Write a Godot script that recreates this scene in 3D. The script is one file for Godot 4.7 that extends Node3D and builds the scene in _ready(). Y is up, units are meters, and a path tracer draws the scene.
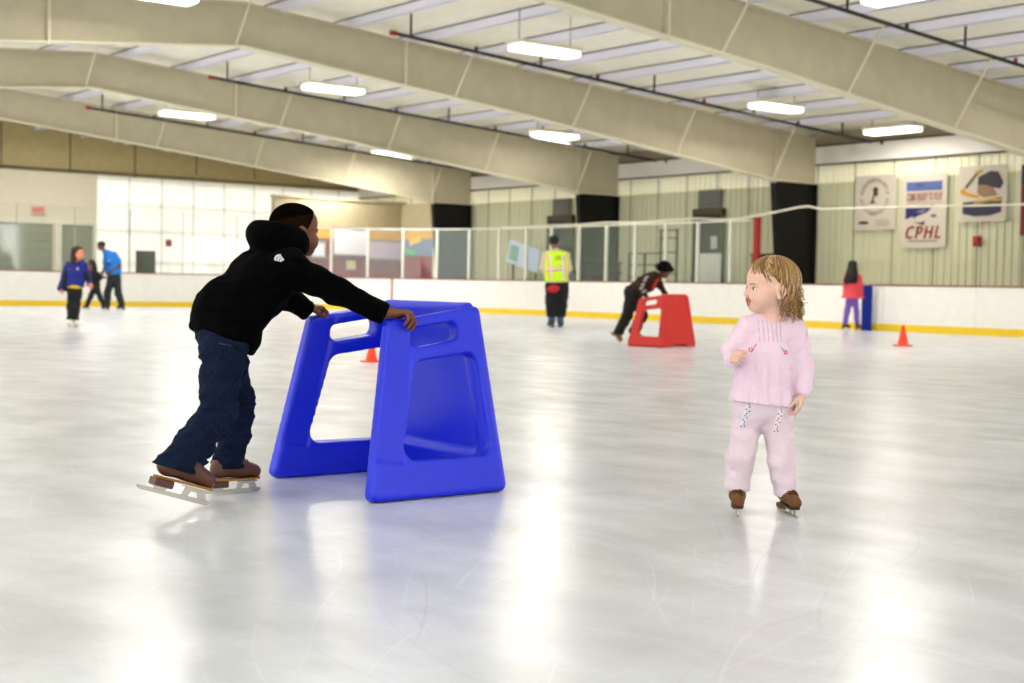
extends Node3D
# Skaters at an indoor ice rink. World axes follow the building: +X to the side wall with the banners, -Z to the end wall, y up, metres.

const YAW := -0.65537            # the camera's heading; figures laid out facing the camera share it
const FRAME_Z := -23.91
const BAY := 7.62
const RIDGE_X := 11.85
const BOARD_X := 26.35
const BOARD_Z := -41.87
const WALL_X := 28.4
const END_Z := -46.8
const BOARD_H := 1.07

var used := {}
var mats := {}
var rng := RandomNumberGenerator.new()

# ---------------------------------------------------------------- mesh builder
class MB:
	var v := PackedVector3Array()
	var n := PackedVector3Array()
	var i := PackedInt32Array()
	var uv := PackedVector2Array()
	func face(p: Array, out: Vector3) -> void:          # a flat convex face that looks along out
		var nn: Vector3 = (p[1] - p[0]).cross(p[2] - p[0])
		if nn.length() < 1e-12 and p.size() > 3:
			nn = (p[2] - p[0]).cross(p[3] - p[0])
		nn = nn.normalized()
		var flip: bool = nn.dot(out) < 0.0
		if flip:
			nn = -nn
		var b := v.size()
		for q in p:
			v.append(q); n.append(nn)
		for k in range(1, p.size() - 1):
			if flip:
				i.append_array(PackedInt32Array([b, b + k, b + k + 1]))
			else:
				i.append_array(PackedInt32Array([b, b + k + 1, b + k]))
	func box(c: Vector3, s: Vector3, bev := 0.0, bs := Basis()) -> MB:
		var h := s * 0.5
		var b: float = minf(bev, 0.45 * minf(s.x, minf(s.y, s.z)))
		if b <= 0.0:
			for ax in 3:
				for sg in [-1.0, 1.0]:
					var o := Vector3.ZERO; o[ax] = sg
					var a1 := (ax + 1) % 3; var a2 := (ax + 2) % 3
					var ps := []
					for q in [[-1, -1], [1, -1], [1, 1], [-1, 1]]:
						var e := Vector3.ZERO; e[ax] = sg * h[ax]; e[a1] = q[0] * h[a1]; e[a2] = q[1] * h[a2]
						ps.append(c + bs * e)
					face(ps, bs * o)
			return self
		var P := func(sx: float, sy: float, sz: float, ax: int) -> Vector3:
			var e := Vector3(sx * (h.x - b), sy * (h.y - b), sz * (h.z - b))
			e[ax] += (sx if ax == 0 else sy if ax == 1 else sz) * b
			return c + bs * e
		for sx in [-1.0, 1.0]:
			face([P.call(sx, -1.0, -1.0, 0), P.call(sx, 1.0, -1.0, 0), P.call(sx, 1.0, 1.0, 0), P.call(sx, -1.0, 1.0, 0)], bs * Vector3(sx, 0, 0))
			face([P.call(-1.0, sx, -1.0, 1), P.call(1.0, sx, -1.0, 1), P.call(1.0, sx, 1.0, 1), P.call(-1.0, sx, 1.0, 1)], bs * Vector3(0, sx, 0))
			face([P.call(-1.0, -1.0, sx, 2), P.call(1.0, -1.0, sx, 2), P.call(1.0, 1.0, sx, 2), P.call(-1.0, 1.0, sx, 2)], bs * Vector3(0, 0, sx))
			for sy in [-1.0, 1.0]:
				face([P.call(sx, sy, -1.0, 0), P.call(sx, sy, 1.0, 0), P.call(sx, sy, 1.0, 1), P.call(sx, sy, -1.0, 1)], bs * Vector3(sx, sy, 0))
				face([P.call(sx, -1.0, sy, 0), P.call(sx, 1.0, sy, 0), P.call(sx, 1.0, sy, 2), P.call(sx, -1.0, sy, 2)], bs * Vector3(sx, 0, sy))
				face([P.call(-1.0, sx, sy, 1), P.call(1.0, sx, sy, 1), P.call(1.0, sx, sy, 2), P.call(-1.0, sx, sy, 2)], bs * Vector3(0, sx, sy))
				for sz in [-1.0, 1.0]:
					face([P.call(sx, sy, sz, 0), P.call(sx, sy, sz, 1), P.call(sx, sy, sz, 2)], bs * Vector3(sx, sy, sz))
		return self
	func tube(p: Array, r: Variant, seg := 8, caps := true, flat_axis := Vector3.ZERO, ratio := 1.0) -> MB:
		var m := p.size()
		var prev := Vector3.ZERO
		var base := v.size()
		for k in m:
			var t: Vector3 = (p[mini(k + 1, m - 1)] - p[maxi(k - 1, 0)]).normalized()
			var u: Vector3
			if flat_axis != Vector3.ZERO:
				u = (flat_axis - t * flat_axis.dot(t)).normalized()
			elif k == 0:
				u = t.cross(Vector3.UP if absf(t.y) < 0.9 else Vector3.RIGHT).normalized()
			else:
				u = (prev - t * prev.dot(t)).normalized()
			prev = u
			var w := t.cross(u)
			var rr: float = r if not (r is Array) else r[k]
			for s in seg:
				var a := TAU * s / seg
				v.append(p[k] + (u * cos(a) * ratio + w * sin(a)) * rr)
				n.append((u * cos(a) / ratio + w * sin(a)).normalized())
		for k in m - 1:
			for s in seg:
				var a := base + k * seg + s; var b := base + k * seg + (s + 1) % seg
				i.append_array(PackedInt32Array([a, a + seg, b, b, a + seg, b + seg]))
		if caps:
			for e in [0, m - 1]:
				var ps := []
				for s in seg:
					ps.append(v[base + e * seg + s])
				face(ps, (p[0] - p[1]) if e == 0 else (p[m - 1] - p[m - 2]))
		return self
	func lathe(prof: Array, seg := 20, xf := Transform3D()) -> MB:    # profile of (radius, height), sharp at each ring
		for k in prof.size() - 1:
			var a: Vector2 = prof[k]; var b: Vector2 = prof[k + 1]
			var d := (b - a).normalized()
			var nr := Vector2(d.y, -d.x)
			var base := v.size()
			for s in seg + 1:
				var t := TAU * s / seg
				var dir := Vector3(cos(t), 0, sin(t))
				for q in [a, b]:
					v.append(xf * (dir * q.x + Vector3.UP * q.y))
					n.append((xf.basis * (dir * nr.x + Vector3.UP * nr.y)).normalized())
			for s in seg:
				var o := base + s * 2
				i.append_array(PackedInt32Array([o, o + 1, o + 2, o + 2, o + 1, o + 3]))
		return self
	func ell(c: Vector3, r: Vector3, seg := 14, rings := 9, bs := Basis()) -> MB:
		var base := v.size()
		for k in rings + 1:
			var ph := PI * k / rings
			for s in seg + 1:
				var t := TAU * s / seg
				var d := Vector3(sin(ph) * cos(t), cos(ph), sin(ph) * sin(t))
				v.append(c + bs * (d * r)); n.append((bs * (d / r)).normalized())
		for k in rings:
			for s in seg:
				var a := base + k * (seg + 1) + s
				i.append_array(PackedInt32Array([a, a + seg + 1, a + 1, a + 1, a + seg + 1, a + seg + 2]))
		return self
	func prism(poly: PackedVector2Array, depth: float, xf := Transform3D()) -> MB:   # polygon in local xy, thickness along z, centred
		var id := Geometry2D.triangulate_polygon(poly)
		for sg in [-1.0, 1.0]:
			var z: float = sg * depth * 0.5
			for k in range(0, id.size(), 3):
				face([xf * Vector3(poly[id[k]].x, poly[id[k]].y, z), xf * Vector3(poly[id[k + 1]].x, poly[id[k + 1]].y, z), xf * Vector3(poly[id[k + 2]].x, poly[id[k + 2]].y, z)], xf.basis * Vector3(0, 0, sg))
		var area := 0.0
		for k in poly.size():
			area += poly[k].cross(poly[(k + 1) % poly.size()])
		for k in poly.size():
			var a := poly[k]; var b := poly[(k + 1) % poly.size()]
			if a.distance_to(b) < 1e-6:
				continue
			var o := Vector2(b.y - a.y, a.x - b.x) * signf(area)
			face([xf * Vector3(a.x, a.y, -depth / 2), xf * Vector3(b.x, b.y, -depth / 2), xf * Vector3(b.x, b.y, depth / 2), xf * Vector3(a.x, a.y, depth / 2)], xf.basis * Vector3(o.x, o.y, 0))
		return self
	func add(o: MB, xf := Transform3D()) -> MB:
		var b := v.size()
		for k in o.v.size():
			v.append(xf * o.v[k]); n.append((xf.basis * o.n[k]).normalized())
		for k in o.i:
			i.append(b + k)
		return self
	func done() -> ArrayMesh:
		for k in range(0, i.size(), 3):                 # front faces run clockwise
			var a := i[k]; var b := i[k + 1]; var c := i[k + 2]
			if (v[c] - v[a]).cross(v[b] - v[a]).dot(n[a] + n[b] + n[c]) < 0.0:
				i[k + 1] = c; i[k + 2] = b
		var arr := []
		arr.resize(Mesh.ARRAY_MAX)
		arr[Mesh.ARRAY_VERTEX] = v; arr[Mesh.ARRAY_NORMAL] = n; arr[Mesh.ARRAY_INDEX] = i
		if uv.size() == v.size():
			arr[Mesh.ARRAY_TEX_UV] = uv
		var m := ArrayMesh.new()
		m.add_surface_from_arrays(Mesh.PRIMITIVE_TRIANGLES, arr)
		return m

# ---------------------------------------------------------------- distance field, meshed as surface nets
class Field:
	var o: Vector3
	var h: float
	var nx: int
	var ny: int
	var nz: int
	var d := PackedFloat32Array()
	func _init(lo: Vector3, hi: Vector3, cell: float) -> void:
		h = cell; o = lo
		nx = int(ceil((hi.x - lo.x) / h)) + 1; ny = int(ceil((hi.y - lo.y) / h)) + 1; nz = int(ceil((hi.z - lo.z) / h)) + 1
		d.resize(nx * ny * nz); d.fill(1000.0)
	func lo_i(p: Vector3) -> Vector3i:
		return Vector3i(clampi(int(floor((p.x - o.x) / h)), 0, nx - 1), clampi(int(floor((p.y - o.y) / h)), 0, ny - 1), clampi(int(floor((p.z - o.z) / h)), 0, nz - 1))
	func put(k: int, e: float, sm: float, mode: int) -> void:
		var c := d[k]
		if mode == 0:
			if sm > 0.0:
				var q: float = maxf(sm - absf(c - e), 0.0) / sm
				d[k] = minf(c, e) - q * q * sm * 0.25
			else:
				d[k] = minf(c, e)
		else:
			e = -e
			if sm > 0.0:
				var q: float = maxf(sm - absf(c - e), 0.0) / sm
				d[k] = maxf(c, e) + q * q * sm * 0.25
			else:
				d[k] = maxf(c, e)
	func cap(a: Vector3, b: Vector3, ra: float, rb: float, sm := 0.0, mode := 0, side := Vector3.ZERO, ratio := 1.0) -> Field:
		# tapered capsule; along side it is ratio times as thick
		var m: float = maxf(ra, rb) * maxf(1.0, ratio) + sm + 2.0 * h
		var mv := Vector3(m, m, m)
		var i0 := lo_i(a.min(b) - mv); var i1 := lo_i(a.max(b) + mv + Vector3(h, h, h))
		var ab := b - a
		var sq := side != Vector3.ZERO
		var f := 1.0 / ratio - 1.0
		if sq:
			side = side.normalized()
			ab += side * (ab.dot(side) * f)
		var il := 1.0 / maxf(ab.length_squared(), 1e-9)
		for z in range(i0.z, i1.z + 1):
			for y in range(i0.y, i1.y + 1):
				var k := i0.x + nx * (y + ny * z)
				var p := Vector3(o.x + i0.x * h, o.y + y * h, o.z + z * h) - a
				for x in range(i0.x, i1.x + 1):
					var q := p
					if sq:
						q += side * (q.dot(side) * f)
					var t := clampf(q.dot(ab) * il, 0.0, 1.0)
					var e := (q - ab * t).length() - ra - (rb - ra) * t
					if mode == 0:
						var c := d[k]
						var g := sm - absf(c - e)
						d[k] = (c if c < e else e) - (g * g / sm * 0.25 if g > 0.0 else 0.0)
					else:
						put(k, e, sm, mode)
					k += 1
					p.x += h
		return self
	func ell(c: Vector3, r: Vector3, sm := 0.0, mode := 0, bs := Basis()) -> Field:
		var m: float = maxf(r.x, maxf(r.y, r.z)) + sm + 2.0 * h
		var mv := Vector3(m, m, m)
		var i0 := lo_i(c - mv); var i1 := lo_i(c + mv + Vector3(h, h, h))
		var inv := bs.transposed()
		var r1 := Vector3.ONE / r; var r2 := r1 * r1
		for z in range(i0.z, i1.z + 1):
			for y in range(i0.y, i1.y + 1):
				var k := i0.x + nx * (y + ny * z)
				var p := Vector3(o.x + i0.x * h, o.y + y * h, o.z + z * h) - c
				for x in range(i0.x, i1.x + 1):
					var q := inv * p
					var k1 := (q * r2).length()
					var k0 := (q * r1).length()
					var e: float = k0 * (k0 - 1.0) / k1 if k1 > 1e-6 else -minf(r.x, minf(r.y, r.z))
					put(k, e, sm, mode)
					k += 1
					p.x += h
		return self
	func box(c: Vector3, half: Vector3, rnd := 0.01, sm := 0.0, mode := 0, bs := Basis()) -> Field:
		var m: float = half.length() + sm + 2.0 * h
		var mv := Vector3(m, m, m)
		var i0 := lo_i(c - mv); var i1 := lo_i(c + mv + Vector3(h, h, h))
		var inv := bs.transposed()
		var hh := half - Vector3(rnd, rnd, rnd)
		for z in range(i0.z, i1.z + 1):
			for y in range(i0.y, i1.y + 1):
				var k := i0.x + nx * (y + ny * z)
				var p := Vector3(o.x + i0.x * h, o.y + y * h, o.z + z * h) - c
				for x in range(i0.x, i1.x + 1):
					var q := (inv * p).abs() - hh
					var e: float = q.max(Vector3.ZERO).length() + minf(maxf(q.x, maxf(q.y, q.z)), 0.0) - rnd
					put(k, e, sm, mode)
					k += 1
					p.x += h
		return self
	func plane(at: Vector3, nrm: Vector3, sm := 0.0) -> Field:        # cuts off all that lies on the side nrm points to
		nrm = nrm.normalized()
		for z in nz:
			for y in ny:
				var k := nx * (y + ny * z)
				var e := (Vector3(o.x, o.y + y * h, o.z + z * h) - at).dot(nrm)
				for x in nx:
					put(k, -e, sm, 1)
					e += nrm.x * h
					k += 1
		return self
	func shell(t: float) -> Field:
		for k in d.size():
			d[k] = absf(d[k]) - t
		return self
	func prism(poly: PackedVector2Array, xf: Transform3D, half_z: float, rnd := 0.01, mode := 0, sm := 0.0, corner := 0.0) -> Field:
		# polygon in the xy plane of xf, rounded edges and corners
		if corner > 0.0:
			poly = Geometry2D.offset_polygon(poly, -corner)[0]
		var inv := xf.affine_inverse()
		var m := poly.size()
		for z in nz:
			for y in ny:
				var k := nx * (y + ny * z)
				for x in nx:
					var q := inv * Vector3(o.x + x * h, o.y + y * h, o.z + z * h)
					var dz := absf(q.z) - half_z
					if dz < sm + 3.0 * h or mode == 1:
						var best := 1e9
						var inside := false
						var b := poly[m - 1]
						for s in m:
							var a := poly[s]
							var e := b - a
							var w := Vector2(q.x - a.x, q.y - a.y)
							var g := w - e * clampf(w.dot(e) / e.length_squared(), 0.0, 1.0)
							best = minf(best, g.length_squared())
							if (a.y <= q.y) != (b.y <= q.y) and (q.x < a.x + (q.y - a.y) / (b.y - a.y) * (b.x - a.x)):
								inside = not inside
							b = a
						var s2 := sqrt(best) * (-1.0 if inside else 1.0) - corner
						var u := Vector2(s2 + rnd, dz + rnd)
						var dd: float = minf(maxf(u.x, u.y), 0.0) + Vector2(maxf(u.x, 0.0), maxf(u.y, 0.0)).length() - rnd
						put(k, dd, sm, mode)
					k += 1
		return self
	func noise(nz_: FastNoiseLite, amp: float, sc := Vector3.ONE, lim := 0.03) -> Field:
		for z in nz:
			for y in ny:
				var k := nx * (y + ny * z)
				for x in nx:
					if absf(d[k]) < lim:
						d[k] += amp * nz_.get_noise_3d((o.x + x * h) * sc.x, (o.y + y * h) * sc.y, (o.z + z * h) * sc.z)
					k += 1
		return self
	func pleat(c: Vector3, y_top: float, y_low: float, amp: float, folds: int, lim := 0.03) -> Field:
		for z in nz:
			for y in ny:
				var k := nx * (y + ny * z)
				var t := clampf((y_top - (o.y + y * h)) / (y_top - y_low), 0.0, 1.0)
				for x in nx:
					if absf(d[k]) < lim and t > 0.0:
						var a := atan2(o.z + z * h - c.z, o.x + x * h - c.x)
						d[k] += amp * t * sin(folds * a + 1.3 * sin(3.0 * a))
					k += 1
		return self
	func at(p: Vector3) -> float:
		var q := (p - o) / h
		var x := clampi(int(q.x), 0, nx - 2); var y := clampi(int(q.y), 0, ny - 2); var z := clampi(int(q.z), 0, nz - 2)
		var f := q - Vector3(x, y, z)
		var b := x + nx * (y + ny * z)
		var s := nx * ny
		return lerpf(lerpf(lerpf(d[b], d[b + 1], f.x), lerpf(d[b + nx], d[b + nx + 1], f.x), f.y), lerpf(lerpf(d[b + s], d[b + s + 1], f.x), lerpf(d[b + s + nx], d[b + s + nx + 1], f.x), f.y), f.z)
	func hit(p: Vector3, dir: Vector3, far := 0.6) -> Vector3:          # first surface along a ray
		var t := 0.0
		while t < far:
			if at(p + dir * t) < 0.0:
				return p + dir * t
			t += h * 0.25
		return p + dir * far
	func mesh() -> MB:
		var out := MB.new()
		var s := nx * ny
		var id := PackedInt32Array(); id.resize(nx * ny * nz); id.fill(-1)
		var cells := PackedInt32Array()
		var off := [0, 1, nx, nx + 1, s, s + 1, s + nx, s + nx + 1]
		var ed := [[0, 1], [2, 3], [4, 5], [6, 7], [0, 2], [1, 3], [4, 6], [5, 7], [0, 4], [1, 5], [2, 6], [3, 7]]
		var lim := 2.5 * h
		var cv := PackedFloat32Array(); cv.resize(8)
		for z in nz - 1:
			for y in ny - 1:
				var b := nx * (y + ny * z) - 1
				for x in nx - 1:
					b += 1
					var d0 := d[b]
					if d0 > lim or d0 < -lim:
						continue
					var m := 0
					for c in 8:
						var e := d[b + off[c]]
						cv[c] = e
						if e < 0.0:
							m += 1
					if m == 0 or m == 8:
						continue
					var acc := Vector3.ZERO
					var cnt := 0
					for e in ed:
						var p: int = e[0]; var q: int = e[1]
						var a := cv[p]; var c := cv[q]
						if (a < 0.0) != (c < 0.0):
							var t := clampf(a / (a - c), 0.02, 0.98)
							var pa := Vector3(p & 1, (p >> 1) & 1, p >> 2)
							var pb := Vector3(q & 1, (q >> 1) & 1, q >> 2)
							acc += pa.lerp(pb, t)
							cnt += 1
					id[b] = out.v.size()
					out.v.append(o + (Vector3(x, y, z) + acc / cnt) * h)
					out.n.append(Vector3.ZERO)
					cells.append(b)
		var step := [[1, nx, s], [nx, s, 1], [s, 1, nx]]
		for b in cells:
			var a := d[b] < 0.0
			for st in step:
				var k: int = b + st[0]
				if k >= d.size() or a == (d[k] < 0.0):
					continue
				var u: int = st[1]; var w: int = st[2]
				if b - u - w < 0:
					continue
				var q0 := id[b]; var q1 := id[b - u]; var q2 := id[b - u - w]; var q3 := id[b - w]
				if q0 < 0 or q1 < 0 or q2 < 0 or q3 < 0:
					continue
				var fn := (out.v[q2] - out.v[q0]).cross(out.v[q3] - out.v[q1])
				if a:
					out.i.append_array(PackedInt32Array([q0, q3, q2, q0, q2, q1]))
				else:
					fn = -fn
					out.i.append_array(PackedInt32Array([q0, q1, q2, q0, q2, q3]))
				out.n[q0] += fn; out.n[q1] += fn; out.n[q2] += fn; out.n[q3] += fn
		for k in out.n.size():
			out.n[k] = out.n[k].normalized()
		return out

# ---------------------------------------------------------------- names, nodes, materials
func numbered(called: String, parent: Node) -> String:
	var key := str(parent.get_instance_id()) + called
	used[key] = used.get(key, -1) + 1
	return called if used[key] == 0 else "%s_%03d" % [called, used[key]]

func thing(called: String, label: String, category: String, at := Vector3.ZERO, turn := 0.0, group := "") -> Node3D:
	var r := Node3D.new()
	r.name = numbered(called, self)
	add_child(r, true)
	r.position = at; r.rotation.y = turn
	return tag(r, label, category, group)

func tag(r: Node3D, label: String, category: String, group := "") -> Node3D:
	r.set_meta("label", label); r.set_meta("category", category)
	if group:
		r.set_meta("group", group)
	return r

func part(called: String, m: Mesh, material: Material, parent: Node, label := "") -> MeshInstance3D:
	var r := MeshInstance3D.new()
	r.name = numbered(called, parent)
	r.mesh = m
	r.material_override = material
	parent.add_child(r, true)
	if label:
		r.set_meta("label", label)
	return r

func struct(called: String, m: Mesh, material: Material) -> MeshInstance3D:
	var r := part(called, m, material, self)
	r.set_meta("kind", "structure")
	return r

func copy(src: Node3D, called: String, label: String, at: Vector3, turn: float) -> Node3D:
	var r: Node3D = src.duplicate()
	r.name = numbered(called, self)
	add_child(r, true)
	r.position = at; r.rotation.y = turn
	r.set_meta("label", label)
	return r

func fnl(freq: float, seed_: int, oct := 3) -> FastNoiseLite:
	var f := FastNoiseLite.new()
	f.noise_type = FastNoiseLite.TYPE_SIMPLEX_SMOOTH
	f.frequency = freq; f.seed = seed_; f.fractal_octaves = oct
	return f

func noise_tex(freq: float, seed_: int, lo: Color, hi: Color, size := 256, normal := 0.0) -> NoiseTexture2D:
	var t := NoiseTexture2D.new()
	t.width = size; t.height = size; t.seamless = true
	t.noise = fnl(freq, seed_, 4)
	if normal > 0.0:
		t.as_normal_map = true; t.bump_strength = normal
	else:
		var g := Gradient.new()
		g.set_color(0, lo); g.set_color(1, hi)
		t.color_ramp = g
	return t

func mat(col: Color, rough := 0.6, metal := 0.0, spec := 0.5) -> StandardMaterial3D:
	var key := str(col) + "_%f_%f_%f" % [rough, metal, spec]
	if mats.has(key):
		return mats[key]
	var m := StandardMaterial3D.new()
	m.albedo_color = col; m.roughness = rough; m.metallic = metal; m.metallic_specular = spec
	mats[key] = m
	return m

func noisy(col: Color, amp: float, scale: Vector3, freq: float, seed_: int, rough := 0.8, bump := 0.0, spec := 0.3) -> StandardMaterial3D:
	# base colour times a grain, mapped in the object's own axes
	var m := StandardMaterial3D.new()
	m.albedo_color = col; m.roughness = rough; m.metallic_specular = spec
	m.albedo_texture = noise_tex(freq, seed_, Color(1.0 - amp, 1.0 - amp, 1.0 - amp), Color.WHITE)
	m.uv1_triplanar = true; m.uv1_scale = scale
	if bump > 0.0:
		m.normal_enabled = true
		m.normal_texture = noise_tex(freq, seed_ + 7, Color.BLACK, Color.WHITE, 256, bump)
	return m

func sheet_light(col: Color, through: float, rough := 0.6) -> StandardMaterial3D:    # thin sheet that lets scattered daylight through
	var m := StandardMaterial3D.new()
	m.albedo_color = col; m.roughness = rough; m.metallic_specular = 0.3
	m.backlight_enabled = true; m.backlight = Color(through, through, through)
	return m

func roof_y(x: float) -> float:            # underside of the roof
	return 6.25 - 0.0755 * absf(x - RIDGE_X)

func top_y(x: float) -> float:             # top flange of the frames
	return roof_y(x) - 0.2

func low_y(x: float) -> float:             # bottom flange of the frames
	var dx := absf(x - RIDGE_X)
	return 5.25 - 0.1 * dx if dx < 6.5 else 4.6 - 0.115 * (dx - 6.5)

func _ready() -> void:
	rng.seed = 7
	# ---- camera
	var cam := Camera3D.new()
	cam.name = "camera"
	cam.position = Vector3(0, 0.87, 0)
	cam.basis = Basis(Vector3.UP, YAW) * Basis(Vector3.RIGHT, deg_to_rad(-2.279)) * Basis(Vector3.BACK, deg_to_rad(1.098))
	cam.fov = 27.6
	cam.near = 0.05; cam.far = 400.0
	var lens := CameraAttributesPhysical.new()
	lens.frustum_focal_length = 48.85
	lens.frustum_near = 0.05; lens.frustum_far = 400.0
	lens.frustum_focus_distance = 5.5
	lens.exposure_aperture = 3.2
	cam.attributes = lens
	add_child(cam)
	cam.current = true
	# ---- sky, sun, exposure
	var we := WorldEnvironment.new()
	we.name = "environment"
	var env := Environment.new()
	var sky := Sky.new()
	var sm := ProceduralSkyMaterial.new()
	sm.sky_top_color = Color(0.74, 0.77, 0.82); sm.sky_horizon_color = Color(0.95, 0.94, 0.92)
	sm.ground_bottom_color = Color(0.5, 0.5, 0.47); sm.ground_horizon_color = Color(0.75, 0.76, 0.74)
	sm.energy_multiplier = 1.0
	sky.sky_material = sm
	env.sky = sky
	env.background_mode = Environment.BG_SKY
	env.background_energy_multiplier = 7.0
	env.ambient_light_source = Environment.AMBIENT_SOURCE_SKY
	env.tonemap_mode = Environment.TONE_MAPPER_LINEAR
	env.tonemap_exposure = 1.45
	env.sdfgi_enabled = true; env.ssao_enabled = true; env.ssil_enabled = true
	we.environment = env
	add_child(we)
	var sun := DirectionalLight3D.new()
	sun.name = "sun"
	sun.rotation = Vector3(deg_to_rad(-38), deg_to_rad(192), 0)      # stands beyond the end wall
	sun.light_color = Color(1.0, 0.96, 0.88)
	sun.light_energy = 2.6
	sun.light_angular_distance = 0.5
	sun.shadow_enabled = true
	add_child(sun)
	setting()
	frames()
	lamps()
	pipes()
	rink()
	wall_things()
	clutter()
	aids()
	cones()
	boy()
	toddler()
	far_people()

# ---------------------------------------------------------------- the building
func rib_sheet(w: float, h: float, tilt := 0.0) -> ArrayMesh:     # corrugated sheet in xy, ribs every 0.2 m, standing from y = 0
	var b := MB.new()
	var x := -w / 2
	var k := 0
	while x < w / 2 - 0.01:
		var xs := [x, x + 0.07, x + 0.085, x + 0.115, x + 0.13, x + 0.2]
		var zs := [0.0, 0.0, 0.022, 0.022, 0.0, 0.0]
		for s in 5:
			b.face([Vector3(xs[s], 0, zs[s]), Vector3(xs[s + 1], 0, zs[s + 1]), Vector3(xs[s + 1], h, zs[s + 1]), Vector3(xs[s], h, zs[s])], Vector3(0, 0, 1))
		x += 0.2
		k += 1
	return b.done()

func ice_scratches() -> ImageTexture:
	# fine skate scratches in the ice, pale and dark
	var n := 1024
	var a := PackedByteArray(); a.resize(n * n); a.fill(238)
	var r := RandomNumberGenerator.new(); r.seed = 91
	for s in 900:
		var p := Vector2(r.randf() * n, r.randf() * n)
		var t := r.randf() * TAU
		var turn := r.randf_range(-0.004, 0.004)
		var len_ := r.randi_range(60, 420)
		var tone := r.randi_range(4, 17) * (1 if r.randf() < 0.65 else -1)
		for k in len_:
			p += Vector2(cos(t), sin(t))
			t += turn
			var fade := 1.0 - absf(2.0 * k / len_ - 1.0)
			var q := posmod(int(p.x), n) + n * posmod(int(p.y), n)
			a[q] = clampi(a[q] + int(tone * fade), 0, 255)
	# cloudy wear, drawn out along one way
	var f := fnl(0.009, 44, 5)
	var cl := f.get_seamless_image(n, n / 2)
	cl.convert(Image.FORMAT_L8)
	cl.resize(n, n, Image.INTERPOLATE_CUBIC)
	var c := cl.get_data()
	for k in n * n:
		a[k] = clampi(a[k] + int((c[k] - 128) * 0.13), 0, 255)
	return ImageTexture.create_from_image(Image.create_from_data(n, n, false, Image.FORMAT_L8, a))

func ice_waves() -> ImageTexture:
	# gentle unevenness of the ice as a float normal map that repeats without a seam
	var n := 256
	var r := RandomNumberGenerator.new(); r.seed = 17
	var sx := PackedFloat32Array(); var sy := PackedFloat32Array()
	sx.resize(n * n); sy.resize(n * n)
	for w in 26:
		var k := r.randi_range(1, 7) if w < 12 else r.randi_range(8, 34)
		var t := r.randf() * TAU
		var kx := roundf(k * cos(t)); var ky := roundf(k * sin(t))
		var ph := r.randf() * TAU
		var a := 0.0036 if w < 12 else 0.0028
		var l := maxf(sqrt(kx * kx + ky * ky), 1.0)
		for y in n:
			var p0 := TAU * ky * y / n + ph
			for x in n:
				var c := a * cos(p0 + TAU * kx * x / n)
				sx[x + y * n] += c * kx / l; sy[x + y * n] += c * ky / l
	var im := Image.create_empty(n, n, false, Image.FORMAT_RGBF)
	for y in n:
		for x in n:
			var v := Vector3(sx[x + y * n], sy[x + y * n], 1.0).normalized()
			im.set_pixel(x, y, Color(v.x * 0.5 + 0.5, v.y * 0.5 + 0.5, v.z * 0.5 + 0.5))
	return ImageTexture.create_from_image(im)

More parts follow.
